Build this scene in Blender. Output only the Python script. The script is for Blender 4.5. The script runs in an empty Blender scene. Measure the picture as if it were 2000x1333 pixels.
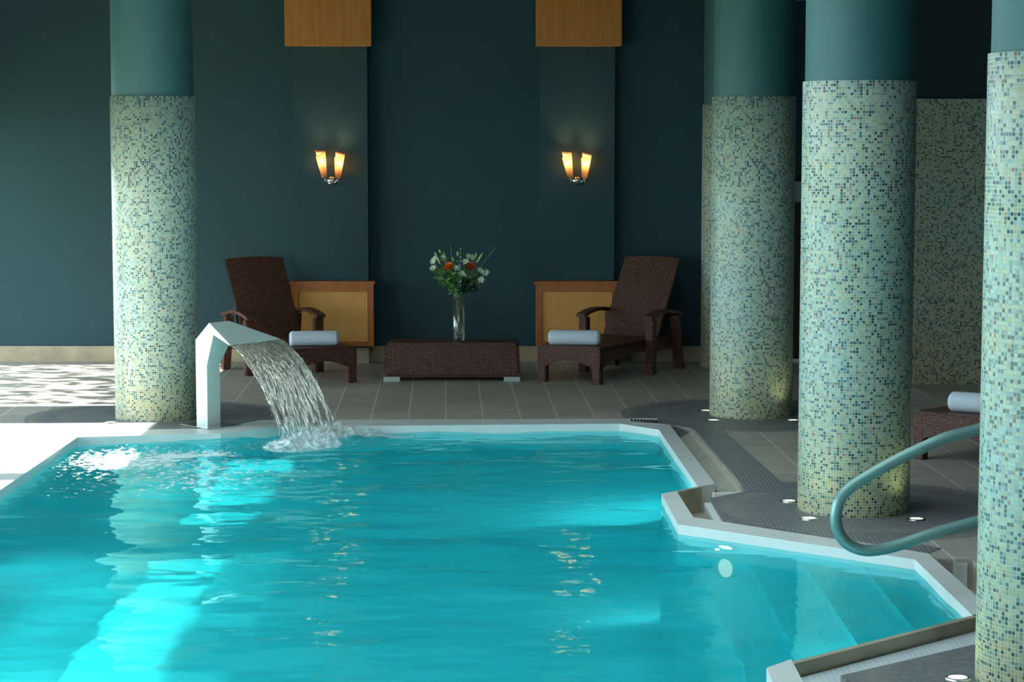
import bpy, bmesh, math, random
import numpy as np
from mathutils import Vector, Matrix
from mathutils.geometry import tessellate_polygon
random.seed(7)
SC = bpy.context.scene
COL = SC.collection
PI = math.pi

# ---------------------------------------------------------------- camera
F = 4150.0; HC = 2.35; YH = 275.0; CX = 1000.0; CY = 666.5
TH = math.atan((CY - YH) / F)
cam_d = bpy.data.cameras.new('camera'); cam = bpy.data.objects.new('camera', cam_d); COL.objects.link(cam)
cam.location = (0, 0, HC); cam.rotation_euler = (PI / 2 - TH, 0, 0)
cam_d.sensor_width = 36; cam_d.lens = F / 2000 * 36; cam_d.clip_end = 200
SC.camera = cam

def ray(px, py):
    a, b = px - CX, -(py - CY)
    return Vector((a, F * math.cos(TH) + b * math.sin(TH), -F * math.sin(TH) + b * math.cos(TH)))
def g(px, py, z=0.0):
    d = ray(px, py); t = (z - HC) / d.z
    return Vector((d.x * t, d.y * t, z))
def wp(px, py, Y):
    d = ray(px, py); t = Y / d.y
    return Vector((d.x * t, Y, HC + d.z * t))

# ---------------------------------------------------------------- world, sun, exposure
SC.view_settings.view_transform = 'Standard'
SC.view_settings.look = 'None'
SC.view_settings.gamma = 1.0
SC.view_settings.use_curve_mapping = False
SC.view_settings.exposure = 0.45
W = bpy.data.worlds.new('sky'); SC.world = W; W.use_nodes = True
bg = W.node_tree.nodes['Background']; bg.inputs[0].default_value = (0.74, 0.94, 1.0, 1); bg.inputs[1].default_value = 5.5
SUN_EL = math.radians(38); SUN_AZ = math.radians(3)      # azimuth: travels towards +X, a little towards +Y
sd = bpy.data.lights.new('sun', 'SUN'); sun = bpy.data.objects.new('sun', sd); COL.objects.link(sun)
sd.energy = 30.0; sd.angle = math.radians(0.6); sd.color = (1.0, 0.96, 0.88)
sdir = Vector((math.cos(SUN_EL) * math.cos(SUN_AZ), math.cos(SUN_EL) * math.sin(SUN_AZ), -math.sin(SUN_EL)))
sun.rotation_euler = sdir.to_track_quat('-Z', 'Y').to_euler(); sun.location = (-20, 10, 15)
SC.cycles.caustics_reflective = False
SC.cycles.caustics_refractive = True
SC.cycles.max_bounces = 10
SC.cycles.transmission_bounces = 8
SC.cycles.transparent_max_bounces = 12
SC.cycles.sample_clamp_indirect = 14.0
SC.cycles.use_denoising = True

XL, XR, YB, YF, ZC = -6.1, 6.4, 22.6, -4.0, 3.84
for (y0, y1) in ((4.4, 12.9), (14.0, 17.8), (18.7, 22.3)):   # portals in the window openings
    ld = bpy.data.lights.new('window_portal', 'AREA'); ld.shape = 'RECTANGLE'
    ld.size = y1 - y0; ld.size_y = 2.55; ld.cycles.is_portal = True
    lo = bpy.data.objects.new('window_portal', ld); COL.objects.link(lo)
    lo.location = (XL - 0.3, (y0 + y1) / 2, 1.35)
    lo.rotation_euler = (PI / 2, 0, -PI / 2)

# added fill light at the ceiling over the middle of the pool, above the frame
ld = bpy.data.lights.new('added_ceiling_fill', 'AREA'); ld.shape = 'RECTANGLE'; ld.size = 4.0; ld.size_y = 8.0; ld.energy = 145; ld.color = (.80, .95, 1.0)
lo = bpy.data.objects.new('added_ceiling_fill', ld); COL.objects.link(lo); lo.location = (-.6, 11.0, ZC - .03)

# ---------------------------------------------------------------- helpers
def tag(o, label=None, cat=None, group=None, kind=None):
    if label: o['label'] = label
    if cat: o['category'] = cat
    if group: o['group'] = group
    if kind: o['kind'] = kind
    return o
def empty(name, loc, rz=0):
    o = bpy.data.objects.new(name, None); COL.objects.link(o); o.empty_display_size = .1
    o.location = loc; o.rotation_euler = (0, 0, rz); return o
def boxuv(bm):
    uv = bm.loops.layers.uv.verify()
    for f in bm.faces:
        n = f.normal; a = max(range(3), key=lambda i: abs(n[i]))
        for l in f.loops:
            c = l.vert.co
            l[uv].uv = ((c.y, c.z) if a == 0 else (c.x, c.z) if a == 1 else (c.x, c.y))
def obj(name, bm, m, parent=None, smooth=False, uv=True):
    bm.normal_update()
    if uv: boxuv(bm)
    me = bpy.data.meshes.new(name); bm.to_mesh(me); bm.free()
    o = bpy.data.objects.new(name, me); COL.objects.link(o)
    if m: me.materials.append(m)
    if parent: o.parent = parent
    if smooth: me.shade_smooth()
    return o
def nb(): return bmesh.new()
def box(bm, x0, x1, y0, y1, z0, z1, bev=0.0, M=None, seg=2):
    r = bmesh.ops.create_cube(bm, size=1)
    vs = r['verts']
    for v in vs:
        v.co = Vector(((x0 + x1) / 2 + v.co.x * (x1 - x0), (y0 + y1) / 2 + v.co.y * (y1 - y0), (z0 + z1) / 2 + v.co.z * (z1 - z0)))
    if bev:
        es = list({e for v in vs for e in v.link_edges})
        rr = bmesh.ops.bevel(bm, geom=es, offset=bev, segments=seg, affect='EDGES')
        vs = list({v for f in rr['faces'] for v in f.verts} | {v for v in vs if v.is_valid})
    if M is not None: bmesh.ops.transform(bm, matrix=M, verts=vs)
    return vs
def prism(bm, pts, vec, M=None):
    """polygon pts (3D) extruded by vec"""
    a = [bm.verts.new(p) for p in pts]; b = [bm.verts.new(Vector(p) + Vector(vec)) for p in pts]
    n = len(pts)
    for tri in tessellate_polygon([[Vector(p) for p in pts]]):
        bm.faces.new([a[i] for i in tri]); bm.faces.new([b[i] for i in reversed(tri)])
    for i in range(n):
        bm.faces.new((a[i], b[i], b[(i + 1) % n], a[(i + 1) % n]))
    if M is not None: bmesh.ops.transform(bm, matrix=M, verts=a + b)
    bmesh.ops.recalc_face_normals(bm, faces=bm.faces)
def tube(bm, pts, r, seg=12, cap=True):
    pts = [Vector(p) for p in pts]; n = len(pts)
    rad = r if isinstance(r, (list, tuple)) else [r] * n
    rings = []; up = Vector((0.123, 0.31, 0.94)).normalized()
    for i, p in enumerate(pts):
        t = (pts[min(i + 1, n - 1)] - pts[max(i - 1, 0)]).normalized()
        a = t.cross(up)
        if a.length < 1e-4: a = t.cross(Vector((1, 0, 0)))
        a.normalize(); b = t.cross(a).normalized(); up = b.cross(t) if False else up
        rings.append([bm.verts.new(p + (a * math.cos(2 * PI * k / seg) + b * math.sin(2 * PI * k / seg)) * rad[i]) for k in range(seg)])
    for i in range(n - 1):
        for k in range(seg):
            bm.faces.new((rings[i][k], rings[i][(k + 1) % seg], rings[i + 1][(k + 1) % seg], rings[i + 1][k]))
    if cap:
        bm.faces.new(list(reversed(rings[0]))); bm.faces.new(rings[-1])
def lathe(bm, prof, seg=48, c=(0, 0, 0), M=None):
    rings = []; new = []
    for (r, z) in prof:
        if r < 1e-6:
            v = bm.verts.new((c[0], c[1], c[2] + z)); rings.append([v] * seg); new.append(v)
        else:
            ring = [bm.verts.new((c[0] + r * math.cos(2 * PI * k / seg), c[1] + r * math.sin(2 * PI * k / seg), c[2] + z)) for k in range(seg)]
            rings.append(ring); new += ring
    for i in range(len(prof) - 1):
        for k in range(seg):
            q = [rings[i][k], rings[i][(k + 1) % seg], rings[i + 1][(k + 1) % seg], rings[i + 1][k]]
            u = []
            for v in q:
                if v not in u: u.append(v)
            if len(u) > 2:
                try: bm.faces.new(u)
                except ValueError: pass
    if M is not None: bmesh.ops.transform(bm, matrix=M, verts=new)
    return new
def catmull(P, n=8):
    P = [Vector(p) for p in P]; out = []
    Q = [P[0] * 2 - P[1]] + P + [P[-1] * 2 - P[-2]]
    for i in range(1, len(Q) - 2):
        for k in range(n):
            t = k / n; a, b, c, d = Q[i - 1], Q[i], Q[i + 1], Q[i + 2]
            out.append(0.5 * ((2 * b) + (c - a) * t + (2 * a - 5 * b + 4 * c - d) * t * t + (3 * b - a - 3 * c + d) * t ** 3))
    out.append(P[-1]); return out

# ---------------------------------------------------------------- materials
class NT:
    def __init__(s, name):
        s.m = bpy.data.materials.new(name); s.m.use_nodes = True; s.t = s.m.node_tree
        s.b = s.t.nodes['Principled BSDF']; s.out = s.t.nodes['Material Output']
    def n(s, typ, ins=None, **kw):
        nd = s.t.nodes.new(typ)
        for k, v in kw.items(): setattr(nd, k, v)
        for k, v in (ins or {}).items(): s.set(nd, k, v)
        return nd
    def set(s, nd, k, v):
        i = nd.inputs[k]
        if isinstance(v, bpy.types.NodeSocket): s.t.links.new(v, i)
        elif isinstance(v, bpy.types.Node): s.t.links.new(v.outputs[0], i)
        else: i.default_value = v
    def math(s, op, a, b=0.0, c=0.0, clamp=False):
        nd = s.n('ShaderNodeMath', {0: a, 1: b, 2: c}, operation=op, use_clamp=clamp); return nd.outputs[0]
    def mix(s, f, a, b, mode='MIX'):
        nd = s.n('ShaderNodeMix', data_type='RGBA', blend_type=mode)
        s.set(nd, 0, f); s.set(nd, 6, a); s.set(nd, 7, b); return nd.outputs[2]
    def ramp(s, f, stops, interp='LINEAR'):
        nd = s.n('ShaderNodeValToRGB', {0: f}); cr = nd.color_ramp; cr.interpolation = interp
        while len(cr.elements) < len(stops): cr.elements.new(0.5)
        for e, (p, c) in zip(cr.elements, stops): e.position = p; e.color = c if len(c) == 4 else (*c, 1)
        return nd.outputs[0]
    def noise(s, vec, scale, detail=3, rough=.5):
        return s.n('ShaderNodeTexNoise', {'Vector': vec, 'Scale': scale, 'Detail': detail, 'Roughness': rough}).outputs[0]
    def bump(s, h, strength=.3, dist=.01):
        nd = s.n('ShaderNodeBump', {'Height': h, 'Strength': strength, 'Distance': dist}); s.set(s.b, 'Normal', nd); return nd
def c4(c): return (*c, 1) if len(c) == 3 else c
def simple(name, col, rough=.5, metal=0, noise=0, nscale=8, spec=.5):
    t = NT(name); t.b.inputs['Roughness'].default_value = rough; t.b.inputs['Metallic'].default_value = metal
    t.b.inputs['Specular IOR Level'].default_value = spec
    if noise:
        co = t.n('ShaderNodeTexCoord').outputs['Object']; nz = t.noise(co, nscale)
        c = t.mix(nz, c4([x * (1 - noise) for x in col]), c4([min(1, x * (1 + noise)) for x in col])); t.set(t.b, 'Base Color', c)
    else: t.b.inputs['Base Color'].default_value = c4(col)
    return t.m

def mat_mosaic(name, dim=1.0, pitch=.0185, tint=(1, 1, 1)):
    t = NT(name)
    uv = t.n('ShaderNodeUVMap').outputs[0]
    sep = t.n('ShaderNodeSeparateXYZ', {0: uv}); U, V = sep.outputs[0], sep.outputs[1]
    u = t.math('DIVIDE', U, pitch); v = t.math('DIVIDE', V, pitch)
    cu, cv = t.math('FLOOR', u), t.math('FLOOR', v); fu, fv = t.math('FRACT', u), t.math('FRACT', v)
    cell = t.n('ShaderNodeCombineXYZ', {0: cu, 1: cv}).outputs[0]
    wn = t.n('ShaderNodeTexWhiteNoise', {'Vector': cell}, noise_dimensions='2D')
    w = wn.outputs[0]
    # clusters: bias the choice of tile by a slow noise sampled per cell
    cn = t.noise(cell, .22, 2); cn2 = t.noise(cell, .05, 3)
    k = t.math('ADD', w, t.math('MULTIPLY', t.math('SUBTRACT', cn, .5), .42))
    k = t.math('ADD', k, t.math('MULTIPLY', t.math('SUBTRACT', cn2, .5), .28), clamp=True)
    s_ = dim
    pal = [(0, (.44, .54, .38)), (.15, (.52, .61, .50)), (.29, (.37, .52, .45)), (.41, (.52, .55, .40)), (.50, (.40, .56, .53)),
           (.58, (.28, .43, .41)), (.66, (.19, .33, .35)), (.73, (.12, .24, .27)), (.79, (.07, .16, .20)), (.85, (.04, .10, .13)), (.92, (.02, .055, .075))]
    col = t.ramp(k, [(p, tuple(x * s_ for x in c)) for p, c in pal], 'CONSTANT')
    w2 = wn.outputs[1]
    sx = t.n('ShaderNodeSeparateColor', {0: w2})
    hv = t.math('ADD', t.math('MULTIPLY', sx.outputs[0], .35), .82)
    col = t.mix(1.0, col, t.n('ShaderNodeCombineColor', {0: hv, 1: hv, 2: hv}).outputs[0], 'MULTIPLY')
    # warm limescale staining towards the foot of the cladding
    st = t.math('MULTIPLY', t.n('ShaderNodeMapRange', {0: V, 1: 1.0, 2: 0.05, 3: 0.0, 4: 1.0}).outputs[0], t.noise(uv, 3.2, 4))
    rust = t.math('MULTIPLY', t.math('POWER', st, 1.3), 2.0, clamp=True)
    hue = t.n('ShaderNodeMapRange', {0: t.noise(uv, 1.6, 3), 1: .4, 2: .62}).outputs[0]
    col = t.mix(1.0, col, t.mix(hue, c4((1.0 * tint[0], .96 * tint[1], .91 * tint[2])), c4((.86 * tint[0], 1.0 * tint[1], 1.10 * tint[2]))), 'MULTIPLY')
    col = t.mix(rust, col, t.mix(1.0, col, c4((1.0, .72, .36)), 'MULTIPLY'))
    pn = t.math('MULTIPLY', t.math('GREATER_THAN', sx.outputs[1], .965), .6)
    col = t.mix(pn, col, c4((.42 * s_, .20 * s_, .10 * s_)))
    au = t.math('ABSOLUTE', t.math('SUBTRACT', fu, .5)); av = t.math('ABSOLUTE', t.math('SUBTRACT', fv, .5))
    d = t.math('MAXIMUM', au, av); gm = t.math('GREATER_THAN', d, .415)
    col = t.mix(gm, col, c4((.50 * s_, .57 * s_, .47 * s_)))
    t.set(t.b, 'Base Color', col)
    t.set(t.b, 'Roughness', t.math('ADD', t.math('MULTIPLY', gm, .5), .28))
    t.bump(t.math('SUBTRACT', 1.0, t.n('ShaderNodeMapRange', {0: d, 1: .36, 2: .43}).outputs[0]), .35, .002)
    return t.m

def mat_rattan():
    t = NT('rattan')
    uv = t.n('ShaderNodeUVMap').outputs[0]
    sep = t.n('ShaderNodeSeparateXYZ', {0: uv})
    u = t.math('DIVIDE', sep.outputs[0], .028); v = t.math('DIVIDE', sep.outputs[1], .0135)
    cu = t.math('FLOOR', u); row = t.math('FLOOR', v)
    fu, fv = t.math('FRACT', u), t.math('FRACT', v)
    par = t.math('MODULO', t.math('ABSOLUTE', t.math('ADD', cu, row)), 2.0)
    # over: strand bulges, under: recess between uprights
    hs = t.math('SINE', t.math('MULTIPLY', fu, PI)); vs = t.math('SINE', t.math('MULTIPLY', fv, PI))
    over = t.math('MULTIPLY', hs, vs)
    h = t.math('ADD', t.math('MULTIPLY', over, par), t.math('MULTIPLY', t.math('SUBTRACT', 1.0, par), t.math('MULTIPLY', vs, .38)))
    nz = t.noise(t.n('ShaderNodeCombineXYZ', {0: cu, 1: row}).outputs[0], 7.3, 1)
    c1 = t.ramp(nz, [(.3, (.12, .038, .024)), (.55, (.21, .074, .044)), (.75, (.32, .13, .08))])
    hole = t.n('ShaderNodeMapRange', {0: h, 1: .10, 2: .52, 3: 1.0, 4: 0.0}).outputs[0]
    col = t.mix(hole, c1, c4((.014, .006, .005)))
    t.set(t.b, 'Base Color', col); t.b.inputs['Roughness'].default_value = .38
    t.bump(h, .9, .005)
    return t.m

def mat_wood(name, c0, c1, sc=30):
    t = NT(name); co = t.n('ShaderNodeTexCoord').outputs['Object']
    mp = t.n('ShaderNodeMapping', {0: co, 3: (1, 1, .05)}).outputs[0]
    nz = t.noise(mp, sc, 4, .6); t.set(t.b, 'Base Color', t.ramp(nz, [(.3, c0), (.7, c1)]))
    t.b.inputs['Roughness'].default_value = .4; return t.m
def mat_cane():
    t = NT('cane_panel'); co = t.n('ShaderNodeTexCoord').outputs['Object']
    sep = t.n('ShaderNodeSeparateXYZ', {0: co})
    a = t.math('FRACT', t.math('DIVIDE', sep.outputs[0], .022)); b = t.math('FRACT', t.math('DIVIDE', sep.outputs[2], .022))
    m = t.math('MULTIPLY', t.math('GREATER_THAN', a, .45), t.math('ADD', t.math('MULTIPLY', t.math('GREATER_THAN', b, .4), .45), .35))
    wide = t.math('FRACT', t.math('DIVIDE', sep.outputs[0], .044)); ws = t.math('MULTIPLY', t.math('GREATER_THAN', wide, .5), .12)
    nz = t.noise(co, 6, 2)
    col = t.mix(t.math('ADD', m, ws), c4((.85, .42, .11)), c4((.52, .23, .05)))
    col = t.mix(.25, col, c4((.72, .33, .075)))
    t.set(t.b, 'Base Color', col); t.b.inputs['Roughness'].default_value = .6
    t.bump(m, .4, .002); return t.m

def mat_wall(name, col, stripes=True):
    t = NT(name); co = t.n('ShaderNodeTexCoord').outputs['Object']
    nz = t.noise(co, 1.3, 4, .6); f = t.noise(t.n('ShaderNodeMapping', {0: co, 3: (60, 60, 8)}).outputs[0], 3, 2)
    k = t.math('ADD', t.math('MULTIPLY', nz, .7), t.math('MULTIPLY', f, .3))
    t.set(t.b, 'Base Color', t.mix(k, c4([x * .8 for x in col]), c4([x * 1.2 for x in col])))
    t.b.inputs['Roughness'].default_value = .62; t.b.inputs['Specular IOR Level'].default_value = .3
    t.bump(f, .08, .002); return t.m

def mat_floor(centers):
    t = NT('floor_pavers'); co = t.n('ShaderNodeTexCoord').outputs['Object']
    mp = t.n('ShaderNodeMapping', {0: co, 2: (0, 0, math.radians(90 - 1.8))}).outputs[0]
    br = t.n('ShaderNodeTexBrick', {'Vector': mp, 'Scale': 1.0, 'Mortar Size': .008, 'Mortar Smooth': .1, 'Brick Width': .62, 'Row Height': .318,
             'Color1': c4((.56, .51, .45)), 'Color2': c4((.44, .41, .37)), 'Mortar': c4((.86, .83, .76))})
    br.offset = .5
    br2 = t.n('ShaderNodeTexBrick', {'Vector': mp, 'Scale': 1.0, 'Mortar Size': .004, 'Mortar Smooth': .1, 'Brick Width': .31, 'Row Height': .159,
             'Color1': c4((0, 0, 0)), 'Color2': c4((0, 0, 0)), 'Mortar': c4((1, 1, 1))}); br2.offset = .5
    streak = t.noise(t.n('ShaderNodeMapping', {0: mp, 3: (18, 2, 1)}).outputs[0], 2.2, 5, .65)
    patch = t.noise(co, .9, 3)
    col = t.mix(t.math('MULTIPLY', streak, .55), br.outputs[0], c4((.24, .23, .22)))
    tick = t.math('MULTIPLY', br2.outputs[1], t.math('MULTIPLY', t.math('GREATER_THAN', t.noise(mp, 2.1, 0), .55), .35))
    col = t.mix(tick, col, c4((.68, .66, .60)))
    col = t.mix(t.math('MULTIPLY', patch, .35), col, c4((.36, .32, .27)))
    ringmask = None; ringcol = None
    sep = t.n('ShaderNodeSeparateXYZ', {0: co})
    for (cx, cy) in centers:
        dx = t.math('SUBTRACT', sep.outputs[0], cx); dy = t.math('SUBTRACT', sep.outputs[1], cy)
        r = t.math('SQRT', t.math('ADD', t.math('MULTIPLY', dx, dx), t.math('MULTIPLY', dy, dy)))
        ringmask = r if ringmask is None else t.math('MINIMUM', ringmask, r)
    r = t.math('ADD', ringmask, t.math('MULTIPLY', t.math('SUBTRACT', t.noise(co, 3, 2), .5), .05))
    inside = t.math('LESS_THAN', r, 1.12)
    pebble = t.n('ShaderNodeTexVoronoi', {'Vector': co, 'Scale': 42.0}).outputs['Distance']
    disc = t.ramp(t.math('DIVIDE', r, 1.12), [(0, (.10, .11, .125)), (.60, (.12, .13, .145)), (.72, (.22, .20, .18)), (.79, (.10, .11, .125)), (.90, (.14, .14, .14)), (.95, (.30, .26, .21)), (1, (.18, .17, .155))])
    disc = t.mix(t.math('MULTIPLY', pebble, .9), disc, c4((.24, .25, .26)))
    col = t.mix(inside, col, disc)
    t.set(t.b, 'Base Color', col)
    t.set(t.b, 'Roughness', t.math('ADD', t.math('MULTIPLY', streak, .35), .30))
    h = t.math('SUBTRACT', t.math('MULTIPLY', streak, .4), br.outputs[1]); t.bump(h, .35, .004)
    return t.m
def mat_grid(name, ct, cg, pitch, rough=.45, rot=0.0):
    t = NT(name); co = t.n('ShaderNodeTexCoord').outputs['Object']
    mp = t.n('ShaderNodeMapping', {0: co, 2: (0, 0, rot)}).outputs[0]
    sep = t.n('ShaderNodeSeparateXYZ', {0: mp})
    a = t.math('FRACT', t.math('DIVIDE', sep.outputs[0], pitch)); b = t.math('FRACT', t.math('DIVIDE', sep.outputs[1], pitch))
    m = t.math('MAXIMUM', t.math('GREATER_THAN', a, .8), t.math('GREATER_THAN', b, .8))
    nz = t.noise(co, 5, 4)
    col = t.mix(nz, c4([x * .75 for x in ct]), c4([x * 1.25 for x in ct])); col = t.mix(m, col, c4(cg))
    t.set(t.b, 'Base Color', col); t.b.inputs['Roughness'].default_value = rough; return t.m
def mat_stone(name, col, rough=.4, vein=.25, sc=5):
    t = NT(name); co = t.n('ShaderNodeTexCoord').outputs['Object']
    nz = t.noise(co, sc, 5, .6)
    t.set(t.b, 'Base Color', t.ramp(nz, [(.3, tuple(x * (1 - vein) for x in col)), (.7, tuple(min(1, x * (1 + vein * .4)) for x in col))]))
    t.b.inputs['Roughness'].default_value = rough; return t.m
def mat_glass(name, col=(1, 1, 1), rough=0, ior=1.45):
    t = NT(name); t.b.inputs['Base Color'].default_value = c4(col); t.b.inputs['Transmission Weight'].default_value = 1
    t.b.inputs['Roughness'].default_value = rough; t.b.inputs['IOR'].default_value = ior; return t.m
def mat_emit(name, col, s, base=(.8, .8, .8)):
    t = NT(name); t.b.inputs['Base Color'].default_value = c4(base)
    t.b.inputs['Emission Color'].default_value = c4(col); t.b.inputs['Emission Strength'].default_value = s; return t.m

def mat_water():
    t = NT('pool_water'); t.t.nodes.remove(t.b)
    co = t.n('ShaderNodeTexCoord').outputs['Object']
    mp = t.n('ShaderNodeMapping', {0: co, 3: (1.0, 1.5, 1)}).outputs[0]
    n1 = t.noise(mp, 9, 3, .55); n2 = t.noise(mp, 28, 2, .5)
    h = t.math('ADD', n1, t.math('MULTIPLY', n2, .22))
    bp = t.n('ShaderNodeBump', {'Height': h, 'Strength': .10, 'Distance': .010}).outputs[0]
    gl = t.n('ShaderNodeBsdfGlass', {'Color': c4((.42, .97, 1.0)), 'Roughness': 0.0, 'IOR': 1.333, 'Normal': bp})
    fo = t.n('ShaderNodeBsdfDiffuse', {'Color': c4((.80, .92, .93))})
    at = t.n('ShaderNodeAttribute', attribute_name='foam').outputs['Fac']
    fn = t.noise(t.n('ShaderNodeMapping', {0: co, 3: (1.0, .8, 1)}).outputs[0], 17, 6, .72)
    fm = t.n('ShaderNodeMapRange', {0: t.math('ADD', t.math('MULTIPLY', at, .62), t.math('SUBTRACT', fn, .81)), 1: 0.0, 2: .16, 3: 0.0, 4: .9}).outputs[0]
    mx = t.n('ShaderNodeMixShader', {0: fm, 1: gl, 2: fo})
    tp = t.n('ShaderNodeBsdfTransparent', {'Color': c4((.62, 1.0, 1.0))})
    m2 = t.n('ShaderNodeMixShader', {0: t.math('MULTIPLY', .15, t.math('SUBTRACT', 1.0, fm)), 1: mx, 2: tp})
    t.t.links.new(m2.outputs[0], t.out.inputs[0]); return t.m

M = {}
M['mosaic'] = mat_mosaic('mosaic_tiles')
M['mosaic_b'] = mat_mosaic('taupe_mosaic_tiles', 1.15, tint=(1.12, .88, .80))
M['shaft'] = simple('teal_paint', (.045, .135, .150), .55, noise=.08)
M['wall'] = mat_wall('teal_wall_fabric', (.021, .060, .076))
M['ceiling'] = simple('ceiling_paint', (.16, .19, .19), .8)
M['rattan'] = mat_rattan()
M['wood'] = mat_wood('cherry_veneer', (.46, .145, .018), (.64, .235, .04))
M['wood2'] = mat_wood('cherry_frame', (.36, .095, .014), (.50, .155, .028))
M['cane'] = mat_cane()
M['base'] = mat_stone('beige_stone', (.46, .37, .25), .5)
M['coping'] = mat_stone('white_stone', (.76, .80, .80), .35, .08, 4)
M['basin'] = mat_stone('aqua_pool_plaster', (.075, .66, .72), .6, .06, 1.5)
M['gutter'] = mat_stone('gutter_stone', (.50, .44, .33), .35, .35, 3)
M['chan'] = mat_stone('gutter_pale_stone', (.66, .66, .58), .35, .25, 6)
M['palegrid'] = mat_grid('pale_mosaic_strip', (.62, .72, .78), (.78, .84, .86), .03)
M['darkgrid'] = mat_grid('dark_grip_tiles', (.12, .13, .145), (.30, .31, .31), .028)
M['fount'] = simple('white_enamel', (.70, .82, .80), .32)
M['chrome'] = simple('brushed_chrome', (.75, .75, .73), .22, 1)
M['steel'] = simple('rail_coated_steel', (.20, .34, .33), .32, .35)
M['towel'] = simple('white_terry', (.66, .74, .86), .95, noise=.06, nscale=60)
M['glass'] = mat_glass('clear_glass', (.97, 1, .99))
def mat_thin():
    t = NT('thin_glass'); t.t.nodes.remove(t.b)
    tp = t.n('ShaderNodeBsdfTransparent', {'Color': c4((.93, .96, .95))}); gs = t.n('ShaderNodeBsdfGlossy', {'Color': c4((1, 1, 1)), 'Roughness': .04})
    lw = t.n('ShaderNodeLayerWeight', {'Blend': .22}); f = t.math('ADD', t.math('MULTIPLY', lw.outputs[1], .75), .07)
    m = t.n('ShaderNodeMixShader', {0: f, 1: tp, 2: gs}); t.t.links.new(m.outputs[0], t.out.inputs[0]); return t.m
M['vase'] = mat_thin()
M['lamp_glass'] = None
M['foot'] = simple('aluminium_foot', (.52, .60, .60), .35, .3)
M['green'] = simple('leaf_green', (.07, .19, .035), .5, noise=.4, nscale=30)
M['dgreen'] = simple('dark_leaf', (.02, .05, .03), .5, noise=.4, nscale=30)
M['euc'] = simple('eucalyptus_leaf', (.16, .28, .25), .6, noise=.3, nscale=40)
M['bud'] = simple('lily_bud', (.42, .52, .20), .5, noise=.25, nscale=40)
M['white_petal'] = simple('white_petal', (.62, .72, .55), .6, noise=.15, nscale=60)
M['orange'] = simple('orange_petal', (.85, .20, .02), .5, noise=.3, nscale=30)
M['rust'] = simple('red_orange_petal', (.60, .10, .03), .5, noise=.35, nscale=30)
M['stem'] = simple('stem_green', (.22, .32, .14), .6)
M['dark'] = simple('dark_door', (.045, .018, .015), .5)
M['plastic'] = simple('grey_plastic', (.35, .45, .45), .4)

# ---------------------------------------------------------------- pool plan
P = {}
def G2(px, py): v = g(px, py); return Vector((v.x, v.y))
inner = [Vector((-3.45, 4.0)), G2(152, 855), G2(431, 848), G2(545, 835), G2(1210, 829), G2(1287, 841), G2(1363, 952),
         G2(1292, 966), G2(1324, 1026), G2(1787, 1095), G2(1899, 1204), G2(1497, 1307)]
inner[0] = Vector((inner[1].x - (inner[1].y - 4.0) * math.tan(math.radians(1.5)) * 0, 4.0))
x11 = inner[11].x
inner += [Vector((x11 - .01, 8.35)), Vector((x11 + .25, 8.05)), Vector((x11 + .25, 4.0))]
print('INNER', [(round(v.x, 2), round(v.y, 2)) for v in inner])

def line_off(a, b, d):
    t = (b - a).normalized(); n = Vector((-t.y, t.x)); return a + n * d, b + n * d   # left normal
def isect(p, r, q, s):
    cr = r.x * s.y - r.y * s.x
    if abs(cr) < 1e-9: return p
    k = ((q - p).x * s.y - (q - p).y * s.x) / cr; return p + r * k
def offset_chain(ch, d, start_dir=None, end_dir=None):
    segs = [line_off(ch[i], ch[i + 1], d) for i in range(len(ch) - 1)]
    out = []
    s0 = segs[0]; out.append(isect(s0[0], s0[1] - s0[0], ch[0], start_dir) if start_dir is not None else s0[0])
    for i in range(len(segs) - 1):
        a, b = segs[i], segs[i + 1]; out.append(isect(a[0], a[1] - a[0], b[0], b[1] - b[0]))
    s1 = segs[-1]; out.append(isect(s1[0], s1[1] - s1[0], ch[-1], end_dir) if end_dir is not None else s1[1])
    return out
CW = .30
c1 = inner[0:7]; c2 = inner[7:11]; c3 = inner[11:14]
o1 = offset_chain(c1, CW, None, inner[6] - inner[7]); o2 = offset_chain(c2, CW, inner[6] - inner[7], inner[11] - inner[10])
o3 = offset_chain(c3, CW, inner[11] - inner[10], inner[12] - inner[13])
c4_ = inner[13:15]; o4 = offset_chain(c4_, CW, inner[12] - inner[13], None)

o1 = [Vector((inner[0].x - .30, 4 - .3)), Vector((inner[1].x - .30, G2(97, 844).y)), G2(424, 838), G2(508, 822), G2(1230, 819), G2(1309, 832), G2(1397, 947)]
o2 = [G2(1322, 961.5), G2(1354, 1012), G2(1813, 1083), G2(1925, 1176)]
o2[3] = isect(Vector((inner[9].x + .145, 5)), Vector((0, 1)), inner[11], inner[10] - inner[11])
o3 = [G2(1545, 1290), Vector((x11 + .13, 8.42)), Vector((x11 + .38, 8.12))]
o4 = [Vector((x11 + .38, 8.12)), Vector((x11 + .38, 4 - .3))]
# deck hole outline
hole = [Vector((-3.75 if False else o1[0].x, 4.0 - CW))] + [Vector(v) for v in o1[1:4]] + [o1[4] + Vector((0, .01)), G2(1272, 823), G2(1349, 837), G2(1456, 960), G2(1385, 974), G2(1413, 1021),
        G2(1440, 1023), G2(1813, 1084), G2(1832, 1092), G2(1900, 1094), G2(1935, 1130), Vector((inner[9].x + .5, 10.15)), G2(1905, 1259), G2(1642, 1320), Vector((x11 + .32, 9.1)), Vector((x11 + .6, 8.8)), Vector((x11 + .75, 4.0 - CW))]

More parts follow.
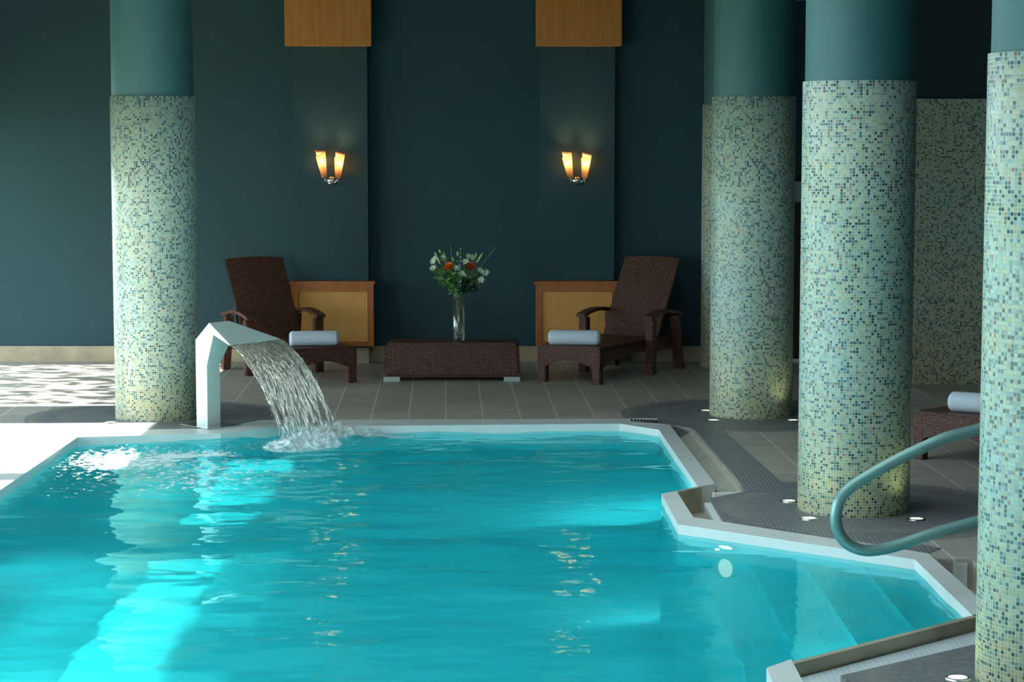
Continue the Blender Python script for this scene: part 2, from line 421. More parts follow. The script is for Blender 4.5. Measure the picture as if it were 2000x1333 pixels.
# ---------------------------------------------------------------- columns
COLR = .355
def colbase(px, py_front):
    # py_front: image row of the front of the base ring
    v = g(px, py_front); return Vector((v.x * (v.y + COLR) / v.y, v.y + COLR))
CA = colbase(308, 825); CB = colbase(1466, 820); CCc = colbase(1666, 1013); 
CD = Vector((0, 0)); t_ = g(1899 + 166, 1372); CD = Vector((t_.x * (t_.y + COLR) / t_.y, t_.y + COLR))
CE = colbase(1434, 722)
print('COLS', CA, CB, CCc, CD, CE)
M['floor'] = mat_floor([tuple(CA), tuple(CB), tuple(CCc), tuple(CD)])

# ---------------------------------------------------------------- floor with the pool cut out
def flat(name, outer, holes, z, m, thick=0):
    bm = nb(); loops = [[Vector((p[0], p[1], z)) for p in outer]] + [[Vector((p[0], p[1], z)) for p in h] for h in holes]
    allp = [p for l in loops for p in l]; vs = [bm.verts.new(p) for p in allp]
    for tri in tessellate_polygon(loops):
        try: bm.faces.new([vs[i] for i in tri])
        except ValueError: pass
    bm.normal_update()
    for f in bm.faces:
        if f.normal.z < 0: f.normal_flip()
    if thick:
        i0 = 0
        for l in loops:
            n = len(l); low = [bm.verts.new(p - Vector((0, 0, thick))) for p in l]
            for i in range(n):
                bm.faces.new((vs[i0 + i], vs[i0 + (i + 1) % n], low[(i + 1) % n], low[i]))
            i0 += n
    return obj(name, bm, m)
o = flat('floor', [(XL, YF), (XR, YF), (XR, YB + 2.5), (XL, YB + 2.5)], [hole], 0, M['floor'], .30); tag(o, kind='structure')
o = flat('garden_ground', [(XL - 25, YF - 5), (XL - .3, YF - 5), (XL - .3, YB + 8), (XL - 25, YB + 8)], [], -.1, simple('lawn', (.12, .16, .07), .9, noise=.4, nscale=2)); tag(o, kind='structure')

# gutter floor (seen between the coping and the deck)
gutter_poly = [inner[4], inner[5], inner[6], inner[7], inner[8], inner[9], inner[10], inner[11], inner[12], inner[13], inner[14], hole[-1]] + list(reversed(hole[5:-1])) + [hole[4]]
o = flat('gutter_floor', gutter_poly, [], -.17, M['gutter']); tag(o, kind='structure')
# pale sloping lining of the straight channel
bm = nb(); a0, a1 = G2(1349, 837), G2(1456, 960)
q = [o1[5] + (a0 - o1[5]) * .35, a0, a1, o1[6] + (a1 - o1[6]) * .35]
q[0] = Vector((q[0].x, q[0].y)); zz = [-.11, -.03, -.03, -.11]
vs = [bm.verts.new((p.x, p.y, z)) for p, z in zip(q, zz)]; bm.faces.new(vs)
o = obj('gutter_lining', bm, M['chan']); tag(o, kind='structure')
bm = nb()
def strip(bm, a, b, w, z0, z1):
    l = line_off(a, b, w); prism(bm, [(a.x, a.y, z0), (b.x, b.y, z0), (l[1].x, l[1].y, z0), (l[0].x, l[0].y, z0)], (0, 0, z1 - z0))
strip(bm, G2(1395, 962), G2(1456, 961), .07, -.17, -.012)
strip(bm, G2(1376, 979), G2(1400, 1022), .075, -.17, -.012)
strip(bm, G2(1840, 1092), G2(1890, 1094), .1, -.17, -.02)
o = obj('gutter_ledge', bm, M['coping']); tag(o, kind='structure')
# pale mosaic ledge along the front notch
b_ = [inner[10], inner[11], G2(1642, 1320), G2(1905, 1259)]
nn = (inner[11] - inner[10]).normalized(); pn = Vector((nn.y, -nn.x)) * -1
if (G2(1642, 1320) - inner[11]).dot(pn) < 0: pn = -pn
o = flat('gutter_mosaic_ledge', [inner[10] + pn * .05, inner[11] + pn * .05 + nn * -.12, G2(1650, 1322), G2(1905, 1260)], [], -.062, M['palegrid']); tag(o, kind='structure')

# grip tile band beside the gutter, a few millimetres proud
bm = nb(); pts = [G2(1362, 832), G2(1402, 832), G2(1548, 962), G2(1462, 962), G2(1354, 837)]
prism(bm, [(p.x, p.y, .0) for p in pts], (0, 0, .003)); o = obj('trim_1', bm, M['darkgrid']); tag(o, kind='structure')
bm = nb(); n9 = (inner[9] - inner[8]).normalized(); pp = Vector((-n9.y, n9.x))
pts = [G2(1450, 1019), G2(1813, 1082), G2(1840, 1072), G2(1478, 1010)]
prism(bm, [(p.x, p.y, .0) for p in pts], (0, 0, .003)); o = obj('trim_2', bm, M['darkgrid']); tag(o, kind='structure')
# overflow grate
gr = empty('gutter_grate', (0, 0, 0)); tag(gr, 'small slatted overflow grate at the far right corner of the pool', 'grate')
bm = nb(); A = G2(1234, 822); B = G2(1283, 826)
for i in range(9):
    p = A.lerp(B, i / 8); box(bm, p.x - .008, p.x + .008, p.y - .09, p.y + .09, -.02, .004)
obj('slats', bm, M['chrome'], gr)
for (ya_, yb_) in ((A.y + .08, A.y + .10), (B.y - .12, B.y - .10)):
    bm = nb(); box(bm, A.x - .02, B.x + .02, ya_, yb_, -.02, .006); obj('frame_bar', bm, M['coping'], gr)

# ---------------------------------------------------------------- basin
DEP = -.95; RIMZ = -.055
bm = nb()
n = len(inner)
top = [bm.verts.new((p.x, p.y, -.165)) for p in inner]; bot = [bm.verts.new((p.x, p.y, DEP)) for p in inner]
for i in range(n):
    if i not in (6, 10, 12): bm.faces.new((top[i], top[(i + 1) % n], bot[(i + 1) % n], bot[i]))
for tri in tessellate_polygon([[Vector((p.x, p.y, DEP)) for p in inner]]): bm.faces.new([bot[i] for i in tri])
# steps in the right-hand bay, one below the other, running the depth of the bay
def bay_y(x):
    t1 = (x - inner[8].x) / (inner[9].x - inner[8].x); yt = inner[8].y + (inner[9].y - inner[8].y) * min(max(t1, 0), 1)
    t2 = (x - inner[11].x) / (inner[10].x - inner[11].x); yb_ = inner[11].y + (inner[10].y - inner[11].y) * min(max(t2, 0), 1)
    return yt, yb_
xs = [2.02, 1.72, 1.42, 1.14]; zs = [-.22, -.41, -.60, -.80]; xprev = inner[9].x
for xe, ze in zip(xs, zs):
    yt0, yb0 = bay_y(xprev); yt1, yb1 = bay_y(xe)
    prism(bm, [(xprev, yt0, DEP), (xe, yt1, DEP), (xe, yb1, DEP), (xprev, yb0, DEP)], (0, 0, ze - DEP)); xprev = xe
basin = obj('pool_basin', bm, M['basin']); tag(basin, kind='structure')

# coping
bm = nb()
def coping_chain(bm, ci, co_):
    for i in range(len(ci) - 1):
        q = [ci[i], ci[i + 1], co_[i + 1], co_[i]]
        prism(bm, [(p.x, p.y, -.17) for p in q], (0, 0, .17 + .004))
for ci, co_ in ((c1, o1), (c2, o2), (c3, o3), (c4_, o4)): coping_chain(bm, ci, co_)
prism(bm, [(inner[0].x - CW, 4 - CW, -.17), (inner[14].x + CW, 4 - CW, -.17), (inner[14].x + CW, 4, -.17), (inner[0].x - CW, 4, -.17)], (0, 0, .174))
o = obj('pool_coping', bm, M['coping']); tag(o, kind='structure')
bm = nb()
for a, b in ((inner[6], inner[7]), (inner[10], inner[11]), (inner[12], inner[13])):
    l = line_off(a, b, .035); prism(bm, [(a.x, a.y, DEP), (b.x, b.y, DEP), (l[1].x, l[1].y, DEP), (l[0].x, l[0].y, DEP)], (0, 0, -DEP + .003))
o = obj('pool_weir_wall', bm, M['gutter']); tag(o, kind='structure')

# ---------------------------------------------------------------- fountain geometry (used by the water as well)
P0 = Vector((g(405.6, 836).x, g(405.6, 836).y)); U_ = Vector((.8, -.6)); V_ = Vector((.6, .8))
def fp(u, v, z): q = P0 + U_ * u + V_ * v; return Vector((q.x, q.y, z))
TIP = (.262, .705); SHW = .60
def sheet(u, v):      # centre line of the falling sheet, u from the tip
    return fp(TIP[0] + u, v * (1 + .16 * u), TIP[1] - .008 - .35 * u - 1.60 * u * u)
LAND = .585

# ---------------------------------------------------------------- water surface
WZ = -.055
def inside(x, y, poly):
    r = np.zeros(x.shape, bool); n = len(poly)
    for i in range(n):
        a, b = poly[i], poly[(i + 1) % n]
        c = ((a.y > y) != (b.y > y)) & (x < (b.x - a.x) * (y - a.y) / ((b.y - a.y) + 1e-12) + a.x)
        r ^= c
    return r
rng = np.random.default_rng(3)
WV = []
for k in range(64):
    L = .10 * (1.07 ** k) if k < 44 else rng.uniform(.3, 1.7)
    th = rng.normal(PI / 2, .62); WV.append((2 * PI / L * math.cos(th), 2 * PI / L * math.sin(th), rng.uniform(0, 2 * PI), L))
def water_z(x, y):
    z = np.zeros_like(x)
    lc = P0 + U_ * (TIP[0] + LAND) + V_ * .35
    ds = np.hypot(x - lc.x, y - lc.y); dp = np.hypot((x + 2.9) / 1.0, (y - 16.4) / .8)
    amp = .62 + 1.1 * np.exp(-(ds / 1.0) ** 2) + 1.3 * np.exp(-dp ** 2) + .5 * np.exp(-((x + 2.0) / 1.6) ** 2)
    amp *= np.where(x > 1.1, .55, 1)
    for (kx, ky, ph, L) in WV:
        z += .0013 * (L ** .85) * np.sin(kx * x + ky * y + ph)
    z = z * amp
    z += .010 * np.exp(-ds / 1.4) * np.sin(ds * 26) / (1 + ds)
    return z
xs_ = np.arange(-3.52, 2.5, .030); ys_ = np.concatenate([np.arange(4.0, 8.8, .08), np.arange(8.8, 17.95, .022)])
X, Y = np.meshgrid(xs_, ys_); Z = water_z(X, Y) + WZ
nx, ny = len(xs_), len(ys_)
co = np.stack([X, Y, Z], -1).reshape(-1, 3)
i_, j_ = np.meshgrid(np.arange(nx - 1), np.arange(ny - 1)); a = (j_ * nx + i_).ravel()
cxm = (X[:-1, :-1] + .015).ravel(); cym = ((Y[:-1, :-1] + Y[1:, 1:]) / 2).ravel()
pad = [p for p in inner]
keep = inside(cxm, cym, pad)
for dx_ in (-.05, .05):
    for dy_ in (-.05, .05): keep |= inside(cxm + dx_, cym + dy_, pad)
fa = a[keep]; faces = np.stack([fa, fa + 1, fa + 1 + nx, fa + nx], -1)
used, inv = np.unique(faces, return_inverse=True); faces = inv.reshape(faces.shape)
me = bpy.data.meshes.new('pool_water'); me.from_pydata(co[used].tolist(), [], faces.tolist())
bm = nb(); bm.from_mesh(me)
for i in range(len(inner)):      # cut exactly along the pool edge, drop what lies outside
    a_, b_ = inner[i], inner[(i + 1) % n]
    t = (b_ - a_).normalized(); nrm = Vector((-t.y, t.x, 0))
    if i in (6, 10, 12, 7, 5, 11):
        bmesh.ops.bisect_plane(bm, geom=bm.verts[:] + bm.edges[:] + bm.faces[:], plane_co=(a_.x, a_.y, 0), plane_no=nrm)
cc = np.array([f.calc_center_median()[:2] for f in bm.faces]); rect = []
ins = inside(cc[:, 0], cc[:, 1], inner)
def near_thin(x, y):
    r = np.zeros(x.shape, bool)
    for i in (6, 10, 12):
        a_, b_ = inner[i], inner[i + 1]; t = (b_ - a_); L = t.length; t = t / L
        s = (x - a_.x) * t.x + (y - a_.y) * t.y; d = np.abs((x - a_.x) * -t.y + (y - a_.y) * t.x)
        r |= (s > -.15) & (s < L + .15) & (d < .2)
    return r
kill = near_thin(cc[:, 0], cc[:, 1]) & ~ins
bm.faces.ensure_lookup_table()
bmesh.ops.delete(bm, geom=[f for f, k in zip(bm.faces, kill) if k], context='FACES')
bm.to_mesh(me); bm.free()
me.shade_smooth(); me.materials.append(mat_water())
co = np.array([v.co[:] for v in me.vertices])
fo = np.zeros(len(co)); x, y = co[:, 0], co[:, 1]
lc = P0 + U_ * (TIP[0] + LAND) + V_ * .33
ru = (x - lc.x) * U_.x + (y - lc.y) * U_.y; rv = (x - lc.x) * V_.x + (y - lc.y) * V_.y
fo = np.maximum(fo, 1.02 * np.exp(-((ru - .10) / .26) ** 2 - (rv / .55) ** 2))
fo = np.maximum(fo, .82 * np.exp(-((x - lc.x - .5) / .45) ** 2 - ((y - lc.y - .1) / .22) ** 2))
fo = np.maximum(fo, .92 * np.exp(-((x + 2.5) / .5) ** 2 - ((y - 16.2) / .33) ** 2))
fo = np.maximum(fo, .74 * np.exp(-((x + 2.85) / .75) ** 2 - ((y - 15.9) / .85) ** 2))
fo = np.maximum(fo, .56 * np.exp(-((x + 2.3) / 1.3) ** 2 - ((y - 15.2) / 1.6) ** 2))
at = me.attributes.new('foam', 'FLOAT', 'POINT'); at.data.foreach_set('value', fo.astype(np.float32))
water = bpy.data.objects.new('pool_water', me); COL.objects.link(water); tag(water, kind='structure')

# underwater lamps: one in view, others added out of sight to brighten the water
def ulamp(loc, nrm, power, label, col=(1, .93, .8), r=.10, es=14):
    e = empty('underwater_light', loc); e.rotation_euler = Vector(nrm).to_track_quat('Z', 'Y').to_euler()
    tag(e, label, 'pool light', 'lights set in the pool walls')
    bm = nb(); lathe(bm, [(r * .78, 0.0), (r * .8, .022), (r, .02), (r * 1.05, .004), (r * 1.05, 0)], 32); obj('rim', bm, M['chrome'], e, True)
    bm = nb(); lathe(bm, [(0, .016), (r * .5, .015), (r * .8, .008)], 32); obj('lens', bm, mat_emit('lens_glow', (1, .80, .52), es), e, True)
    ld = bpy.data.lights.new('underwater_lamp', 'SPOT'); ld.energy = power; ld.color = col; ld.spot_size = math.radians(165); ld.spot_blend = .6; ld.shadow_soft_size = .012
    lo = bpy.data.objects.new('underwater_lamp', ld); COL.objects.link(lo); lo.parent = e; lo.location = (0, 0, .10); lo.rotation_euler = (PI, 0, 0)
    return e
pm = inner[8].lerp(inner[9], .225); nm = (inner[9] - inner[8]).normalized(); nin = Vector((nm.y, -nm.x))
UL = (.85, 1.0, 1.0); UP = 64
ulamp((pm.x + nin.x * .004, pm.y + nin.y * .004, -.215), (nin.x, nin.y, 0), 2.0, 'glowing round underwater light in the pool wall below the bay', (1, .85, .6), r=.072, es=1.8)
for (lx, ly, nx_, ny_, pw, lb_) in ((-2.6, 4.01, 0, 1, 1.6, 'added underwater fill light at the left of the hidden near pool end'), (-1.0, 4.01, 0, 1, 1.6, 'added underwater fill light in the middle of the hidden near pool end'), (.6, 4.01, 0, 1, 1.6, 'added underwater fill light at the right of the hidden near pool end'),
        (inner[1].x + .01, 8.0, 1, 0, .5, 'nearest added underwater fill light in the left pool wall, below the photo edge'), (inner[1].x + .01, 10.4, 1, 0, .22, 'middle added underwater fill light in the left pool wall, below the photo edge'),
        (inner[1].x + .01, 12.6, 1, 0, .22, 'farthest added underwater fill light in the left pool wall, just outside the photo'), (x11 + .24, 6.5, -1, 0, 1.3, 'added underwater fill light in the right pool wall below the photo edge'),
        (inner[6].lerp(inner[7], .5).x - .006, inner[6].lerp(inner[7], .5).y + .01, -.6, .8, .5, 'added underwater fill light on the far face of the first pool notch'),
        (inner[10].lerp(inner[11], .5).x - .01, inner[10].lerp(inner[11], .5).y + .01, -.64, .77, .3, 'added underwater fill light on the near side wall of the stepped bay')):
    ulamp((lx, ly, -.5), (nx_, ny_, 0), UP * pw, lb_, UL, es=3)

# ---------------------------------------------------------------- walls
def wbox(name, *a, m=None, bev=0):
    bm = nb(); box(bm, *a, bev=bev); o = obj(name, bm, m or M['wall']); tag(o, kind='structure'); return o
def X_at(px, Y): return wp(px, 600, Y).x
wbox('wall_back', XL - .3, 2.95, YB, YB + .2, 0, ZC)
wbox('wall_back_right', 3.35, XR, YB + 1.6, YB + 1.8, 0, ZC)
wbox('wall_right', XR, XR + .2, YF, YB + 2.5, 0, ZC)
wbox('wall_front', XL, XR, YF - .2, YF, 0, ZC)
wbox('ceiling', XL - .3, XR + .2, YF - .2, YB + 2.5, ZC, ZC + .2, m=M['ceiling'])
wbox('door_1', 2.95, 3.35, YB + .3, YB + .36, 0, 2.0, m=M['dark'])
wbox('trim_3', 2.95, 3.35, YB + .3, YB + .5, 2.0, ZC)
wbox('trim_4', XL, 2.95, YB - .10, YB, ZC - .012, ZC, m=simple('cornice_paint', (.3, .33, .32), .6))
PW = []
for (xa, xb) in ((575, 720), (1055, 1199)):
    Yp = YB - .18; a = X_at(xa, Yp); b = X_at(xb, Yp)
    bm = nb(); box(bm, a, b, Yp, YB, .165, ZC)
    o = obj('trim_5' if xa == 575 else 'trim_6', bm, M['wall']); tag(o, kind='structure'); PW.append((a, b))
    wbox('baseboard_pilaster', a - .002, b + .002, Yp - .012, YB, 0, .165, m=M['base'])
wbox('baseboard_back', XL, 2.95, YB - .03, YB, 0, .165, m=M['base'])
# a faint vertical wall joint left of the first pilaster and the panel edge at the far left
# left wall: piers and openings
az = math.tan(SUN_AZ)
def shift(y, xt): return y - (xt - XL) * az
bays = [(4.6, 6.4, 'a'), (6.5, shift(12.42, -3.2), 'a'), (shift(12.50, -3.2), shift(12.98, -3.2), 'a'),
        (shift(14.10, -3.2), shift(14.62, -3.4), 'a'), (shift(14.86, -3.4), shift(17.66, -3.4), 'a'), (shift(18.74, -3.4), 22.2, 'a')]
bm = nb(); box(bm, XL - .25, XL, YF, YB + 2.5, 2.63, ZC); box(bm, XL - .25, XL, YF, YB + 2.5, -.1, .06)
ye = YF
for (y0, y1, _) in bays:
    box(bm, XL - .25, XL, ye, y0, .06, 2.63); ye = y1
box(bm, XL - .25, XL, ye, YB + 2.5, .06, 2.63)
o = obj('wall_left', bm, M['wall']); tag(o, kind='structure')
frame_m = simple('window_frame_white', (.7, .7, .7), .4)
for k, (y0, y1, _) in enumerate(bays):
    bm = nb()
    for (ya, yb2) in ((y0, y0 + .04), (y1 - .04, y1)): box(bm, XL - .16, XL - .10, ya, yb2, .06, 2.63)
    box(bm, XL - .16, XL - .10, y0, y1, .06, .10); box(bm, XL - .16, XL - .10, y0, y1, 2.59, 2.63)
    if k in (1,): box(bm, XL - .16, XL - .10, (y0 + y1) / 2 - .03, (y0 + y1) / 2 + .03, .06, 2.63)
    o = obj('window_%d' % (k + 1), bm, frame_m); tag(o, kind='structure')

# ---------------------------------------------------------------- columns
MZ = 2.72
def column(c, label, name='column', mm='mosaic'):
    e = empty(name, (c.x, c.y, 0)); tag(e, label, 'column', 'round mosaic columns')
    seg = 96; bm = nb(); uv = bm.loops.layers.uv.new('UVMap')
    for k in range(seg):
        a0, a1 = 2 * PI * k / seg, 2 * PI * (k + 1) / seg
        for (z0, z1) in ((0, .9), (.9, 1.8), (1.8, MZ)):
            q = [(a0, z0), (a1, z0), (a1, z1), (a0, z1)]
            f = bm.faces.new([bm.verts.new((COLR * math.cos(a), COLR * math.sin(a), z)) for a, z in q])
            for l, (a, z) in zip(f.loops, q): l[uv].uv = (a * 120 * .0185 / (2 * PI), z)
        f = bm.faces.new([bm.verts.new(p) for p in ((COLR * math.cos(a0), COLR * math.sin(a0), MZ), (COLR * math.cos(a1), COLR * math.sin(a1), MZ),
                          ((COLR - .02) * math.cos(a1), (COLR - .02) * math.sin(a1), MZ), ((COLR - .02) * math.cos(a0), (COLR - .02) * math.sin(a0), MZ))])
    bmesh.ops.remove_doubles(bm, verts=bm.verts, dist=1e-5)
    o = obj('mosaic_cladding', bm, M[mm], e, True, uv=False)
    bm = nb(); lathe(bm, [(COLR - .014, MZ - .02), (COLR - .014, ZC)], 96); o = obj('painted_shaft', bm, M['shaft'], e, True)
    return e
column(CA, 'mosaic column left of the pool fountain, teal painted above the tiles')
column(CB, 'mosaic column beside the right lounger, standing behind the pool gutter')
column(CCc, 'large mosaic column between the pool bay and the handrail')
column(CD, 'nearest mosaic column, cut off by the right edge of the photo')
column(CE, 'shadowy mosaic column against the back wall, mostly hidden by a brighter column', mm='mosaic_b')
# mosaic clad wall pier far right
e = empty('mosaic_wall', (0, 0, 0)); tag(e, 'grey-brown mosaic wall in shade behind the right-hand columns', 'wall')
bm = nb(); xa = wp(1765, 700, 20.5).x; box(bm, xa, XR - .01, 20.45, 20.75, 0, 2.75)
obj('mosaic_cladding', bm, M['mosaic_b'], e)
bm = nb(); box(bm, xa + .02, XR - .01, 20.5, 20.72, 2.75, ZC); obj('painted_panel', bm, simple('dark_teal_panel', (.02, .04, .05), .7), e)
# grey dispenser seen in the gap between two columns
bm = nb(); q = wp(1557, 375, YB + .22); box(bm, q.x - .10, q.x + .12, YB + .14, YB + .3, q.z - .11, q.z + .11, bev=.03)
o = obj('wall_dispenser', bm, M['plastic']); tag(o, 'pale grey wall dispenser glimpsed in the gap between two columns', 'dispenser')

# ---------------------------------------------------------------- pilaster furnishings
sides = (('left', 561, 728, 566, 733, 648), ('right', 1046, 1212, 1043, 1211, 1127))
for k, (sd_, ca, cb, ra, rb, sx) in enumerate(sides):
    Yf = YB - .30
    a, b = X_at(ca, Yf), X_at(cb, Yf); z0 = wp(640, 90, Yf).z; z1 = ZC - .015
    bm = nb(); box(bm, a, b, Yf, YB - .18, z0, z1, bev=.004)
    o = obj('wooden_pilaster_cap', bm, M['wood']); tag(o, 'vertical grained cherry wood box at the top of the %s pilaster' % sd_, 'wood panel', 'wood boxes above the pilasters')
    Yf = YB - .32; a, b = X_at(ra, Yf), X_at(rb, Yf); zt = wp(640, 550, Yf).z; zb = wp(640, 677, Yf).z
    e = empty('radiator_cover', ((a + b) / 2, YB - .18, 0)); w = (b - a) / 2; D = -.14
    tag(e, 'wood framed radiator cover with cane front behind the %s lounger' % sd_, 'radiator cover', 'radiator covers under the wall lamps')
    bm = nb(); box(bm, -w, w, D - .015, 0, zt - .035, zt, bev=.006); obj('top_board', bm, M['wood2'], e)
    w2 = w - .018; bm = nb()
    box(bm, -w2, -w2 + .065, D, 0, zb, zt - .035); box(bm, w2 - .065, w2, D, 0, zb, zt - .035)
    box(bm, -w2 + .065, w2 - .065, D, 0, zb, zb + .05); box(bm, -w2 + .065, w2 - .065, D, 0, zt - .11, zt - .035); obj('frame', bm, M['wood2'], e)
    bm = nb(); box(bm, -w2 + .065, w2 - .065, D + .015, D + .03, zb + .05, zt - .11); obj('cane_panel', bm, M['cane'], e)

bm = nb()
for k in range(5): box(bm, -2.64 + 1.01 * k, -2.60 + 1.01 * k, 7, 15, ZC - .026, ZC - .001)
for k in range(9): box(bm, -2.64, 1.44, 6.98 + k, 7.02 + k, ZC - .026, ZC - .001)
o = obj('window_8', bm, M['chrome']); tag(o, kind='structure')  # crossbars for the added, unseen ceiling light; no window here
# sconces
def mat_shade():
    t = NT('frosted_shade'); t.t.nodes.remove(t.b)
    tr = t.n('ShaderNodeBsdfTranslucent', {'Color': c4((.42, .27, .16))}); df = t.n('ShaderNodeBsdfDiffuse', {'Color': c4((.60, .42, .27))})
    tp = t.n('ShaderNodeBsdfTransparent', {'Color': c4((1, .86, .66))})
    m1 = t.n('ShaderNodeMixShader', {0: .3, 1: tr, 2: df}); m2 = t.n('ShaderNodeMixShader', {0: .12, 1: m1, 2: tp}); t.t.links.new(m2.outputs[0], t.out.inputs[0]); return t.m
M['shade'] = mat_shade()
M['bulb'] = mat_emit('bulb_glow', (1.0, .70, .36), 420)
def sconce(px, py, label, k):
    Yw = YB - .18; p = wp(px, py, Yw); s = 1 / (F / Yw)      # metres per pixel at the wall
    e = empty('wall_sconce', (p.x, Yw, p.z)); tag(e, label, 'wall lamp', 'twin shade wall sconces')
    R = Matrix.Rotation(PI / 2, 4, 'X')
    bm = nb(); lathe(bm, [(0, .05), (.02, .05), (.045, .035), (.055, .012), (.055, 0)], 32, M=R); obj('wall_plate', bm, M['chrome'], e, True)
    for j, (bx, bz, tx, tz) in enumerate(((-12, 6, -20, 56), (14, 5, 18, 52)) if k == 0 else ((-13, 5, -21, 54), (14, 5, 18, 51))):
        b0 = Vector((bx * s, -.12, bz * s)); t0 = Vector((tx * s, -.12, tz * s)); ax = (t0 - b0); L = ax.length; ax.normalize()
        sg = 26; bm = nb(); rows = 10; grid = []
        side = ax.cross(Vector((0, 1, 0))).normalized(); fr = side.cross(ax).normalized()
        for a in range(sg + 1):
            q_ = a / sg; ang = -2 * PI * 1.06 * q_ + .25; colv = []; hmax = L * (.80 + .30 * q_ ** .8)
            for r_ in range(rows + 1):
                f = r_ / rows; rad = (.029 + .026 * f) * (1 - .10 * (a / sg)); pnt = b0 + ax * (hmax * f) + (side * math.cos(ang) + fr * math.sin(ang)) * rad
                colv.append(bm.verts.new(pnt))
            grid.append(colv)
        for a in range(sg):
            for r_ in range(rows): bm.faces.new((grid[a][r_], grid[a + 1][r_], grid[a + 1][r_ + 1], grid[a][r_ + 1]))
        sh = obj('lamp_shade', bm, M['shade'], e, True); md = sh.modifiers.new('s', 'SOLIDIFY'); md.thickness = .002
        bc = b0 + ax * L * .62
        bm = nb(); bmesh.ops.create_icosphere(bm, subdivisions=2, radius=.017, matrix=Matrix.Translation(bc)); obj('bulb', bm, M['bulb'], e, True)
        ld = bpy.data.lights.new('sconce_lamp', 'POINT'); ld.energy = 1.9; ld.color = (1, .60, .30); ld.shadow_soft_size = .02
        lo = bpy.data.objects.new('sconce_lamp', ld); COL.objects.link(lo); lo.parent = e; lo.location = bc + ax * .05
        bm = nb(); tube(bm, [b0 - ax * .005, b0 + ax * (L * .45)], .010, 10); obj('lamp_holder', bm, M['chrome'], e, True)
        bm = nb(); tube(bm, [Vector((0, -.045, -.01)), Vector((bx * s * .6, -.10, -.015)), b0 - ax * .004], .006, 8); tube(bm, [b0 + Vector((.004, -.03, .0)), b0 + Vector((.004, -.03, -.05))], .0035, 8); obj('arm', bm, M['chrome'], e, True)
sconce(648, 353, 'lit twin wall lamp on the left pilaster, above the radiator cover', 0)
sconce(1127, 353, 'lit twin wall lamp on the right pilaster, above the radiator cover', 1)

